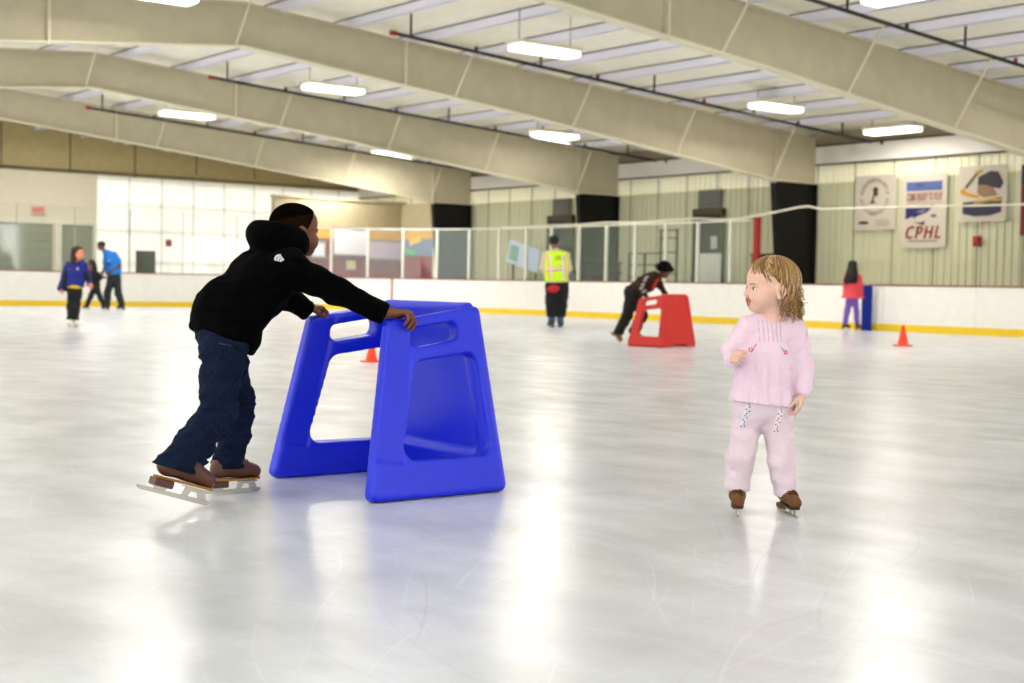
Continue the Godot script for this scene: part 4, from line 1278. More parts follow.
func skate(parent: Node, xf: Transform3D, s: float, boot: Material, sole: Material, lace: Material, cell: float, fine := true) -> void:
	# foot axes: toes along +z, the sole at y = 0 under the ankle
	var F := Field.new(Vector3(-0.08, -0.02, -0.1) * s, Vector3(0.08, 0.2, 0.2) * s, cell)
	F.cap(Vector3(0, 0.165, -0.002) * s, Vector3(0, 0.08, -0.008) * s, 0.04 * s, 0.045 * s)
	F.cap(Vector3(0, 0.045, -0.035) * s, Vector3(0, 0.05, 0.05) * s, 0.043 * s, 0.041 * s, 0.03 * s)
	F.cap(Vector3(0, 0.05, 0.05) * s, Vector3(0, 0.026, 0.135) * s, 0.041 * s, 0.034 * s, 0.03 * s, 0, Vector3.RIGHT, 1.2)
	F.plane(Vector3(0, 0.0, 0), Vector3.DOWN, 0.004 * s)
	F.plane(Vector3(0, 0.1, 0) * s, Vector3.UP, 0.006 * s)
	var b := part("skate", F.mesh().done(), boot, parent)
	b.transform = xf
	var m := MB.new()
	var pl := PackedVector2Array()
	for k in 24:
		var a := TAU * k / 24
		var z := 0.045 + 0.125 * sin(a)
		pl.append(Vector2((0.036 + 0.012 * clampf((z - 0.04) * 10, -0.6, 1.0)) * cos(a), z) * s)
	m.prism(pl, 0.01 * s, Transform3D(Basis(Vector3(1, 0, 0), Vector3(0, 0, 1), Vector3(0, -1, 0)), Vector3(0, -0.005, 0) * s))
	part("sole", m.done(), sole, b)
	m = MB.new().box(Vector3(0, -0.024, -0.04) * s, Vector3(0.066, 0.03, 0.078) * s, 0.004 * s)
	part("heel", m.done(), boot, b)
	m = MB.new()
	var yz := Basis(Vector3(0, 0, 1), Vector3(0, 1, 0), Vector3(-1, 0, 0))
	var run := PackedVector2Array([Vector2(-0.135, -0.058), Vector2(-0.12, -0.066), Vector2(0.16, -0.07), Vector2(0.178, -0.055), Vector2(0.17, -0.05), Vector2(-0.13, -0.05)])
	var p1 := PackedVector2Array([Vector2(-0.075, -0.038), Vector2(-0.005, -0.038), Vector2(-0.02, -0.052), Vector2(-0.06, -0.052)])
	var p2 := PackedVector2Array([Vector2(0.06, -0.014), Vector2(0.14, -0.014), Vector2(0.155, -0.052), Vector2(0.12, -0.052), Vector2(0.11, -0.03), Vector2(0.085, -0.03), Vector2(0.075, -0.052), Vector2(0.05, -0.052)])
	for q in [run, p1, p2]:
		for k in q.size():
			q[k] *= s
		m.prism(q, 0.006 * s, Transform3D(yz, Vector3.ZERO))
	m.box(Vector3(0, -0.039, -0.04) * s, Vector3(0.05, 0.004, 0.07) * s)
	m.box(Vector3(0, -0.0165, 0.1) * s, Vector3(0.06, 0.004, 0.09) * s)
	part("blade", m.done(), mat(Color(0.72, 0.7, 0.66), 0.25, 0.85), b)
	if fine:
		m = MB.new()
		for k in 6:
			var z := 0.02 + 0.016 * k
			var c := Vector3(0, 0.2, z + 0.05 * 0) * s
			var pts := []
			for e in 7:
				var u := -1.0 + e / 3.0
				var st := Vector3(0.03 * u, 0.2, z + 0.008 * u) * s
				pts.append(F.hit(st, Vector3.DOWN, 0.2 * s) + Vector3(0, 0.002, 0) * s)
			m.tube(pts, 0.0035 * s, 5)
		part("laces", m.done(), lace, b)

func eyes(parent: Node, F: Field, xf: Transform3D, iris: Color, brow: Color) -> void:
	for s in [-1.0, 1.0]:
		var c := Vector3(0.03 * s, 0.0825, 0.0745)
		var e := part("eye", MB.new().ell(c, Vector3(0.0115, 0.0105, 0.0115), 16, 10).done(), mat(Color(0.9, 0.88, 0.86), 0.15), parent)
		e.transform = xf
		var d := Vector3(0.1 * s, -0.02, 1.0).normalized()
		var bs := Basis(Vector3.UP.cross(d).normalized(), Vector3.UP, d).orthonormalized()
		part("iris", MB.new().ell(c + d * 0.0095, Vector3(0.0055, 0.0055, 0.0025), 12, 6, bs).done(), mat(iris, 0.1), e)
		part("pupil", MB.new().ell(c + d * 0.0108, Vector3(0.0026, 0.0026, 0.0018), 10, 6, bs).done(), mat(Color(0.01, 0.01, 0.01), 0.1), e)
		var lid := []; var bp := []
		for k in 7:
			var u := -1.0 + k / 3.0
			lid.append(c + Vector3(0.0125 * u, 0.0075 - 0.005 * u * u, 0.0095 - 0.0045 * u * u))
			bp.append(F.hit(Vector3((0.031 + 0.015 * u) * s, 0.101 - 0.004 * u * u, 0.13), Vector3(0, 0, -1), 0.12) + Vector3(0, 0, 0.001))
		var l := part("eyelid", MB.new().tube(lid, 0.0014, 5).done(), mat(Color(0.2, 0.12, 0.08), 0.6), parent)
		l.transform = xf
		var br := part("eyebrow", MB.new().tube(bp, [0.001, 0.0018, 0.0022, 0.0022, 0.002, 0.0016, 0.0008], 6).done(), mat(brow, 0.8), parent)
		br.transform = xf

func skin(col: Color) -> StandardMaterial3D:
	var m := noisy(col, 0.06, Vector3(6, 6, 6), 0.03, 81, 0.5, 0.0, 0.4)
	m.subsurf_scatter_enabled = true; m.subsurf_scatter_strength = 0.08
	return m

func cloth(col: Color, amp: float, scale: Vector3, seed_: int, sheen := 0.3) -> StandardMaterial3D:
	var m := noisy(col, amp, scale, 0.05, seed_, 0.9, 1.2, 0.15)
	if sheen > 0.0:
		m.rim_enabled = true; m.rim = sheen; m.rim_tint = 0.6
	return m

func boy() -> void:
	var t := thing("person", "boy in black hoodie, dark jeans and brown skates leaning on the blue skating aid", "person", Vector3(2.45, 0, -5.13))
	# axes of the hall: he faces +x, his right side is +z
	var sk := skin(Color(0.45, 0.265, 0.165))
	var hd := face_xf(Vector3(0.345, 0.985, 0), Vector3(1, -0.02, 0.0), 1.05)
	var HF := head_field(0.0034, 0.0)
	var body := MB.new()
	var F := Field.new(Vector3(-0.34, 0.05, -0.4), Vector3(0.66, 1.05, 0.42), 0.018)
	F.cap(Vector3(0.04, 0.66, 0), Vector3(0.2, 0.87, 0), 0.065, 0.075, 0.0, 0, Vector3.BACK, 1.3)
	F.cap(Vector3(0.2, 0.87, 0), Vector3(0.315, 0.975, 0), 0.06, 0.045, 0.03)
	var jn := {"shn": Vector3(0.25, 0.925, 0.145), "eln": Vector3(0.42, 0.835, 0.235), "wrn": Vector3(0.595, 0.742, 0.335), "shf": Vector3(0.26, 0.925, -0.145), "elf": Vector3(0.425, 0.81, -0.23), "wrf": Vector3(0.565, 0.745, -0.268)}
	for e in ["n", "f"]:
		F.cap(Vector3(0.22, 0.91, 0.0), jn["sh" + e], 0.05, 0.045, 0.03)
		F.cap(jn["sh" + e], jn["el" + e], 0.036, 0.028, 0.02)
		F.cap(jn["el" + e], jn["wr" + e], 0.028, 0.021, 0.01)
	F.cap(Vector3(0.02, 0.6, 0.06), Vector3(-0.055, 0.345, 0.12), 0.045, 0.04, 0.02)
	F.cap(Vector3(-0.055, 0.345, 0.12), Vector3(-0.25, 0.15, 0.18), 0.045, 0.035, 0.01)
	F.cap(Vector3(0.05, 0.6, -0.06), Vector3(0.13, 0.36, -0.075), 0.045, 0.04, 0.02)
	F.cap(Vector3(0.13, 0.36, -0.075), Vector3(0.09, 0.13, -0.065), 0.045, 0.035, 0.01)
	body.add(F.mesh())
	body.add(HF.mesh(), hd)
	# hands close over the top edges of the aid's sides; fingers hang down outside
	body.add(hand_mb(0.84, 1.0, [1.05, 0.75, 0.35], 0.8, 0.003), hand_xf(Vector3(0.6, 0.752, 0.35), Vector3(0.74, 0.02, 0.67), Vector3(-0.05, -0.97, 0.2)))
	body.add(hand_mb(0.74, -1.0, [0.7, 0.75, 0.4], 0.6, 0.003), hand_xf(Vector3(0.562, 0.757, -0.268), Vector3(0.97, 0.06, -0.12), Vector3(0.05, -0.98, -0.2)))
	part("body", body.done(), sk, t)
	eyes(t, HF, hd, Color(0.06, 0.03, 0.02), Color(0.03, 0.02, 0.015))
	# close-cropped hair
	for q in [[0.002, 0.142, -0.03, Color(0.04, 0.028, 0.02), "hair"], [0.0006, 0.088, -0.03, Color(0.15, 0.088, 0.055), "hair_fade"]]:
		F = Field.new(Vector3(-0.1, 0.03, -0.125), Vector3(0.1, 0.225, 0.1), 0.004)
		F.ell(Vector3(0, 0.118, -0.012), Vector3(0.075, 0.082, 0.094) + Vector3.ONE * q[0])
		F.ell(Vector3(0, 0.128, 0.03), Vector3(0.064, 0.056, 0.056) + Vector3.ONE * q[0], 0.03)
		F.plane(Vector3(0, 0.165, 0.064 - (0.004 if q[1] < 0.12 else 0.0)), Vector3(0, -0.5, 0.87), 0.006)
		F.plane(Vector3(0, q[1], q[2]), Vector3(0, -0.97, 0.23), 0.004)
		F.noise(fnl(90.0, 8, 2), 0.0012)
		part(q[4], F.mesh().done(), noisy(q[3], 0.4, Vector3(30, 30, 30), 0.1, 82, 0.95, 2.0, 0.1), t).transform = hd
	# hoodie
	var black := cloth(Color(0.012, 0.012, 0.015), 0.3, Vector3(4, 4, 4), 83, 0.05)
	F = Field.new(Vector3(-0.2, 0.52, -0.43), Vector3(0.68, 1.16, 0.45), 0.0085)
	F.cap(Vector3(0.055, 0.7, 0), Vector3(0.19, 0.86, 0), 0.122, 0.125, 0.0, 0, Vector3.BACK, 1.28)
	F.cap(Vector3(0.19, 0.86, 0), Vector3(0.27, 0.95, 0), 0.118, 0.08, 0.04, 0, Vector3.BACK, 1.3)
	F.ell(Vector3(0.035, 0.65, 0), Vector3(0.132, 0.13, 0.155), 0.05)
	F.ell(Vector3(0.03, 0.77, 0), Vector3(0.11, 0.11, 0.15), 0.05)
	for s in [-1.0, 1.0]:
		var e := "n" if s > 0 else "f"
		F.cap(Vector3(0.2, 0.9, 0.06 * s), jn["sh" + e], 0.085, 0.07, 0.04)
		F.cap(jn["sh" + e], jn["el" + e], 0.07, 0.058, 0.035)
		var cuff: Vector3 = jn["el" + e].lerp(jn["wr" + e], 0.93)
		F.cap(jn["el" + e], cuff, 0.058, 0.044, 0.02)
	F.plane(Vector3(0.0, 0.638, 0), Vector3(-0.42, -0.9, 0), 0.012)
	F.noise(fnl(7.0, 11, 2), 0.012, Vector3(1, 1.6, 1), 0.04)
	for e in ["n", "f"]:
		var dv: Vector3 = (jn["wr" + e] - jn["el" + e]).normalized()
		F.box(jn["wr" + e] + dv * 0.022, Vector3(0.06, 0.06, 0.03), 0.004, 0.004, 1, Basis(dv.cross(Vector3.UP).normalized(), dv.cross(Vector3.UP).normalized().cross(dv), -dv).orthonormalized())
	# hood pushed back, standing round the neck
	F.ell(Vector3(0.28, 1.035, 0), Vector3(0.125, 0.1, 0.123), 0.014)
	F.ell(Vector3(0.225, 1.065, 0), Vector3(0.085, 0.07, 0.115), 0.02)
	F.plane(Vector3(0.15, 1.128, 0), Vector3(0.19, 0.98, 0), 0.01)
	F.ell(Vector3(0.36, 1.1, 0), Vector3(0.118, 0.125, 0.083), 0.01, 1)
	part("hoodie", F.mesh().done(), black, t)
	var lp := F.hit(Vector3(0.19, 0.945, 0.3), Vector3(0.05, -0.02, -1).normalized(), 0.4)
	var lg := Transform3D(Basis(Vector3.UP, 0.1) * Basis(Vector3.RIGHT, -0.75) * Basis(Vector3.BACK, -0.25), lp + Vector3(0, 0.004, 0.004))
	var m := MB.new()
	for k in 3:
		var r0 := 0.012 + 0.0115 * k
		var pl := PackedVector2Array()
		for a in 9:
			pl.append(Vector2(-cos(PI / 2 * a / 8), sin(PI / 2 * a / 8)) * (r0 + 0.0085))
		for a in 9:
			pl.append(Vector2(-cos(PI / 2 * (8 - a) / 8), sin(PI / 2 * (8 - a) / 8)) * r0)
		m.prism(pl, 0.003)
	m.box(Vector3(0.016, 0.014, 0), Vector3(0.018, 0.006, 0.003)).box(Vector3(0.018, 0.024, 0), Vector3(0.022, 0.006, 0.003))
	part("chest_emblem", m.done(), mat(Color(0.85, 0.85, 0.88), 0.6), t, "small white quarter-circle emblem").transform = lg
	# jeans
	var denim := cloth(Color(0.13, 0.18, 0.29), 0.6, Vector3(16, 2.2, 16), 84, 0.1)
	F = Field.new(Vector3(-0.39, 0.06, -0.2), Vector3(0.26, 0.76, 0.29), 0.0085)
	F.ell(Vector3(0.035, 0.66, 0), Vector3(0.112, 0.1, 0.138))
	F.cap(Vector3(-0.005, 0.6, 0.07), Vector3(-0.055, 0.345, 0.125), 0.09, 0.07, 0.04)
	F.cap(Vector3(-0.055, 0.345, 0.125), Vector3(-0.27, 0.13, 0.178), 0.07, 0.08, 0.03)
	F.cap(Vector3(0.07, 0.6, -0.07), Vector3(0.14, 0.36, -0.075), 0.085, 0.064, 0.04)
	F.cap(Vector3(0.14, 0.36, -0.075), Vector3(0.088, 0.1, -0.065), 0.066, 0.068, 0.03)
	F.noise(fnl(9.0, 12, 3), 0.02, Vector3(1, 1.5, 1), 0.04)
	F.noise(fnl(26.0, 13, 2), 0.006, Vector3(0.5, 1.6, 0.5), 0.03)
	F.box(Vector3(-0.285, 0.096, 0.18), Vector3(0.17, 0.06, 0.12), 0.004, 0.006, 1, Basis(Vector3.BACK, -0.34))
	F.box(Vector3(0.095, 0.035, -0.065), Vector3(0.11, 0.07, 0.09), 0.004, 0.006, 1)
	part("jeans", F.mesh().done(), denim, t)
	var wn := F.hit(Vector3(0.0, 0.63, 0.3), Vector3(0, 0, -1), 0.4)
	part("pocket_seam", MB.new().tube([F.hit(Vector3(-0.08, 0.645, 0.3), Vector3(0, 0, -1), 0.4), F.hit(Vector3(-0.05, 0.625, 0.3), Vector3(0, 0, -1), 0.4), F.hit(Vector3(-0.01, 0.615, 0.3), Vector3(0, 0, -1), 0.4)], 0.003, 5).done(), mat(Color(0.16, 0.2, 0.3), 0.8), t)
	# skates: the near one trails with its heel up
	var brown := noisy(Color(0.39, 0.21, 0.11), 0.3, Vector3(8, 8, 8), 0.05, 85, 0.45, 0.4, 0.5)
	var welt := mat(Color(0.62, 0.43, 0.16), 0.5)
	var lace := mat(Color(0.04, 0.035, 0.03), 0.8)
	var toes := func(dir: Vector3) -> Basis:
		var z := dir.normalized()
		var x := Vector3.UP.cross(z).normalized()
		return Basis(x, z.cross(x), z)
	skate(t, Transform3D(toes.call(Vector3(1, -0.305, 0.03)), Vector3(-0.258, 0.114, 0.18)), 1.0, brown, welt, lace, 0.005)
	skate(t, Transform3D(toes.call(Vector3(1, -0.01, -0.02)), Vector3(0.08, 0.063, -0.06)), 0.9, brown, welt, lace, 0.005)

func toddler() -> void:
	# axes of the view: she stands facing the camera, her head turned to her right
	var t := thing("person", "toddler girl in pink tunic and trousers standing on small brown skates, mouth open", "person", Vector3(4.1, 0, -3.69), YAW)
	var sk := skin(Color(0.95, 0.77, 0.69))
	var hd := face_xf(Vector3(-0.002, 0.79, 0.012), Vector3(-0.965, 0.03, 0.25), 1.03, 0.02)
	var HF := head_field(0.0034, 0.011)
	var body := MB.new()
	var F := Field.new(Vector3(-0.2, 0.05, -0.12), Vector3(0.2, 0.84, 0.14), 0.015)
	F.cap(Vector3(-0.01, 0.42, 0), Vector3(0.005, 0.67, 0), 0.065, 0.05, 0.0, 0, Vector3.RIGHT, 1.25)
	F.cap(Vector3(0.005, 0.68, 0), Vector3(0.015, 0.8, 0), 0.04, 0.038, 0.02)
	var shl := Vector3(-0.08, 0.725, 0); var ell_ := Vector3(-0.142, 0.632, -0.005); var wrl := Vector3(-0.152, 0.606, 0.062)
	var shr := Vector3(0.1, 0.722, 0); var elr := Vector3(0.142, 0.585, 0.0); var wrr := Vector3(0.13, 0.482, 0.035)
	F.cap(shl, ell_, 0.03, 0.024, 0.02); F.cap(ell_, wrl, 0.024, 0.018, 0.01)
	F.cap(shr, elr, 0.03, 0.024, 0.02); F.cap(elr, wrr, 0.024, 0.018, 0.01)
	F.cap(Vector3(-0.06, 0.42, 0), Vector3(-0.095, 0.24, 0.01), 0.05, 0.038, 0.03); F.cap(Vector3(-0.095, 0.24, 0.01), Vector3(-0.105, 0.09, 0), 0.038, 0.03, 0.01)
	F.cap(Vector3(0.045, 0.42, 0), Vector3(0.058, 0.24, 0.01), 0.05, 0.038, 0.03); F.cap(Vector3(0.058, 0.24, 0.01), Vector3(0.08, 0.08, 0), 0.038, 0.03, 0.01)
	body.add(F.mesh())
	body.add(HF.mesh(), hd)
	body.add(hand_mb(0.56, 1.0, [0.9, 1.1, 0.7], 0.9, 0.0026), hand_xf(wrl + Vector3(0, 0.0, 0.012), Vector3(0.0, 0.25, 1), Vector3(1, -0.25, 0.1)))
	body.add(hand_mb(0.58, -1.0, [0.5, 0.8, 0.5], 0.7, 0.0026), hand_xf(wrr + Vector3(-0.004, -0.012, 0.004), Vector3(-0.16, -1, 0.2), Vector3(-0.9, 0.1, -0.3)))
	part("body", body.done(), sk, t)
	eyes(t, HF, hd, Color(0.16, 0.2, 0.28), Color(0.5, 0.36, 0.2))
	# lips and mouth
	var ring := []
	for k in 17:
		var a := TAU * k / 16
		ring.append(HF.hit(Vector3(0.0155 * cos(a), 0.036 + 0.0145 * sin(a), 0.13), Vector3(0, 0, -1), 0.06) + Vector3(0, 0, -0.0012))
	part("lips", MB.new().tube(ring, 0.0034, 6, false).done(), mat(Color(0.76, 0.36, 0.36), 0.35), t).transform = hd
	part("mouth", MB.new().ell(Vector3(0, 0.036, 0.07), Vector3(0.013, 0.0115, 0.013), 12, 8).done(), mat(Color(0.16, 0.03, 0.04), 0.4), t).transform = hd
	blond_hair(t, HF, hd)
	# tunic
	var pink := cloth(Color(0.96, 0.85, 0.92), 0.05, Vector3(8, 8, 8), 86, 0.35)
	F = Field.new(Vector3(-0.225, 0.38, -0.14), Vector3(0.215, 0.8, 0.15), 0.006)
	F.cap(Vector3(0.006, 0.715, 0), Vector3(-0.01, 0.6, 0.0), 0.062, 0.08, 0.0, 0, Vector3.RIGHT, 1.3)
	F.cap(Vector3(-0.01, 0.6, 0.0), Vector3(-0.024, 0.4, 0.008), 0.082, 0.1, 0.04, 0, Vector3.RIGHT, 1.28)
	F.cap(Vector3(-0.05, 0.735, 0), shl, 0.045, 0.045, 0.03); F.cap(Vector3(0.065, 0.735, 0), shr, 0.045, 0.045, 0.03)
	F.pleat(Vector3(-0.015, 0, 0), 0.655, 0.42, 0.0055, 15)
	F.cap(shl, ell_, 0.044, 0.039, 0.018); F.cap(ell_, wrl, 0.039, 0.031, 0.015)
	F.cap(shr, elr, 0.044, 0.04, 0.018); F.cap(elr, wrr + Vector3(0.002, 0.012, 0), 0.04, 0.036, 0.015)
	F.cap(wrl + Vector3(0, 0, -0.008), wrl + Vector3(0, 0.002, 0.004), 0.034, 0.034, 0.008)
	F.noise(fnl(14.0, 14, 2), 0.007, Vector3(1, 1.4, 1), 0.03)
	F.plane(Vector3(-0.024, 0.427, 0), Vector3(-0.1, -1, 0.05), 0.004)
	F.ell(Vector3(0.012, 0.805, 0.004), Vector3(0.05, 0.03, 0.047), 0.006, 1)
	part("tunic", F.mesh().done(), pink, t)
	# stitched rows on the yoke
	var colors := [Color(0.62, 0.42, 0.55), Color(0.55, 0.45, 0.6), Color(0.82, 0.42, 0.5), Color(0.55, 0.36, 0.5), Color(0.66, 0.5, 0.6), Color(0.6, 0.42, 0.55)]
	for k in 6:
		var m := MB.new()
		var x := -0.05 + 0.0165 * k
		for q in 9:
			var p := F.hit(Vector3(x + 0.0007 * q, 0.752 - 0.0095 * q, 0.14), Vector3(0, 0, -1), 0.2)
			m.ell(p, Vector3(0.0022, 0.0032, 0.0018), 6, 4)
		part("stitch_row", m.done(), mat(colors[k], 0.7), t)
	for q in [[-0.078, 0.642, 1.0], [0.052, 0.635, -1.0]]:
		var m := MB.new(); var g := MB.new()
		for k in 5:
			var a := TAU * k / 5
			m.ell(F.hit(Vector3(q[0] + 0.006 * cos(a), q[1] + 0.006 * sin(a), 0.14), Vector3(0, 0, -1), 0.2), Vector3(0.0045, 0.0045, 0.002), 7, 5)
		for k in 3:
			g.ell(F.hit(Vector3(q[0] + q[2] * (0.008 + 0.005 * k), q[1] + 0.006 + 0.007 * k, 0.14), Vector3(0, 0, -1), 0.2), Vector3(0.003, 0.004, 0.002), 6, 4)
		var fl := part("flower", m.done(), mat(Color(0.82, 0.2, 0.42), 0.7), t)
		part("leaf", g.done(), mat(Color(0.2, 0.28, 0.45), 0.7), fl)
	# trousers
	var pale := cloth(Color(0.95, 0.87, 0.91), 0.1, Vector3(14, 14, 14), 87, 0.3)
	F = Field.new(Vector3(-0.19, 0.05, -0.13), Vector3(0.16, 0.5, 0.13), 0.0065)
	F.ell(Vector3(-0.018, 0.425, 0), Vector3(0.118, 0.08, 0.085))
	F.cap(Vector3(-0.07, 0.4, 0), Vector3(-0.098, 0.22, 0.006), 0.061, 0.052, 0.03); F.cap(Vector3(-0.098, 0.22, 0.006), Vector3(-0.11, 0.1, 0), 0.052, 0.047, 0.02)
	F.cap(Vector3(0.042, 0.4, 0), Vector3(0.06, 0.21, 0.006), 0.06, 0.053, 0.03); F.cap(Vector3(0.06, 0.21, 0.006), Vector3(0.082, 0.085, 0), 0.053, 0.046, 0.02)
	F.noise(fnl(11.0, 15, 3), 0.012, Vector3(1, 1.3, 1), 0.03)
	F.box(Vector3(-0.11, 0.035, 0), Vector3(0.07, 0.05, 0.1), 0.003, 0.005, 1)
	F.box(Vector3(0.085, 0.02, 0), Vector3(0.08, 0.05, 0.1), 0.003, 0.005, 1, Basis(Vector3.BACK, 0.1))
	part("trousers", F.mesh().done(), pale, t)
	# printed ribbon ends below the hem
	var white := mat(Color(0.93, 0.9, 0.92), 0.7)
	for q in [[-0.082, 0.43, -0.004, Color(0.3, 0.3, 0.7)], [0.04, 0.415, -0.003, Color(0.75, 0.15, 0.35)]]:
		var pts := []
		for k in 6:
			pts.append(F.hit(Vector3(q[0] + q[2] * k, q[1] - 0.017 * k, 0.13), Vector3(0, 0, -1), 0.2) + Vector3(0, 0, 0.004))
		var rb := part("ribbon", MB.new().tube(pts, 0.003, 8, true, Vector3.RIGHT, 4.2).done(), white, t)
		var m := MB.new()
		for k in 12:
			var p: Vector3 = pts[mini(k / 2, 5)].lerp(pts[mini(k / 2 + 1, 5)], 0.5 * (k % 2))
			m.ell(p + Vector3(0.007 * sin(k * 2.4), 0, 0.003), Vector3(0.0032, 0.0032, 0.0015), 6, 4)
		part("print", m.done(), mat(q[3], 0.7), rb).set_meta("kind", "stuff")
	var tan_ := noisy(Color(0.5, 0.31, 0.17), 0.25, Vector3(10, 10, 10), 0.05, 88, 0.55, 0.4, 0.4)
	var lace := mat(Color(0.07, 0.05, 0.04), 0.8)
	skate(t, Transform3D(Basis(Vector3.UP, -0.12) * Basis(Vector3.RIGHT, 0.05), Vector3(-0.108, 0.042, 0.0)), 0.63, tan_, mat(Color(0.2, 0.12, 0.07), 0.6), lace, 0.004)
	skate(t, Transform3D(Basis(Vector3.UP, 0.22) * Basis(Vector3.RIGHT, 0.05), Vector3(0.086, 0.042, 0.0)), 0.63, tan_, mat(Color(0.2, 0.12, 0.07), 0.6), lace, 0.004)

func blond_hair(t: Node, HF: Field, hd: Transform3D) -> void:
	var r := RandomNumberGenerator.new(); r.seed = 33
	var base := noisy(Color(0.62, 0.45, 0.24), 0.3, Vector3(20, 4, 20), 0.06, 89, 0.55, 1.0, 0.4)
	var F := Field.new(Vector3(-0.105, 0.0, -0.13), Vector3(0.105, 0.23, 0.11), 0.0045)
	F.ell(Vector3(0, 0.12, -0.014), Vector3(0.079, 0.086, 0.099))
	F.ell(Vector3(0, 0.132, 0.02), Vector3(0.068, 0.062, 0.058), 0.03)
	F.plane(Vector3(0, 0.15, 0.062), Vector3(0, -0.5, 0.87), 0.008)
	F.plane(Vector3(0, 0.1, -0.005), Vector3(0, -0.75, 0.66), 0.008)
	F.noise(fnl(40.0, 9, 2), 0.004, Vector3(1, 0.3, 1))
	var h := part("hair", F.mesh().done(), base, t)
	h.transform = hd
	# locks: from the crown over the skull, then hanging in loose curls behind the ears
	var tones := [Color(0.7, 0.55, 0.34), Color(0.58, 0.43, 0.25), Color(0.8, 0.67, 0.45), Color(0.48, 0.34, 0.19)]
	var c := Vector3(0, 0.12, -0.012)
	var mbs := [MB.new(), MB.new(), MB.new(), MB.new()]
	for k in 620:
		var az := r.randf_range(-PI, PI)              # 0 is the face
		var fr := absf(az) / PI
		var pts := []; var rad := []
		var phi_end: float
		var hang := 0.0
		if fr < 0.3:
			phi_end = r.randf_range(1.0, 1.42)          # fringe
			if absf(az) > 0.5 and r.randf() < 0.35:
				phi_end = r.randf_range(1.35, 1.75)
		elif fr < 0.5:
			phi_end = r.randf_range(1.25, 1.6)
		else:
			phi_end = r.randf_range(1.7, 2.1)
			hang = r.randf_range(0.05, 0.125)
		var lift := r.randf_range(1.035, 1.11)
		var phi0 := r.randf_range(0.0, 0.5)
		var sweep: float = r.randf_range(-0.15, 0.15) + (0.35 * signf(az) if fr < 0.3 else 0.0)
		var n := 7
		var last := Vector3.ZERO
		for q in n:
			var u := float(q) / (n - 1)
			var ph := lerpf(phi0, phi_end, u)
			var a := az + sweep * u * u
			var d := Vector3(sin(ph) * sin(a), cos(ph), sin(ph) * cos(a))
			var rr := Vector3(0.077, 0.083, 0.096) * lift
			if fr < 0.35:
				rr.z = 0.1 * lift
			last = c + d * rr
			pts.append(last)
			rad.append(lerpf(0.0042, 0.003 if hang > 0 else 0.0013, u))
		if hang > 0.0:
			var w := r.randf_range(0.008, 0.022); var p0 := r.randf() * TAU
			var out := Vector3(last.x - c.x, 0, last.z - c.z).normalized()
			var b0 := last
			for q in 7:
				var u := (q + 1) / 7.0
				var ang := p0 + u * r.randf_range(4.0, 7.0)
				pts.append(b0 + Vector3.DOWN * hang * u + out * (0.012 * u * u) + Vector3(cos(ang), 0.3 * sin(ang * 1.3), sin(ang)) * w * u)
				rad.append(lerpf(0.0032, 0.0011, u))
		mbs[r.randi_range(0, 3)].tube(pts, rad, 5, false)
	for k in 4:
		var m := mat(tones[k], 0.45, 0.0, 0.5)
		var q := part("locks", mbs[k].done(), m, h)
		q.set_meta("kind", "stuff")

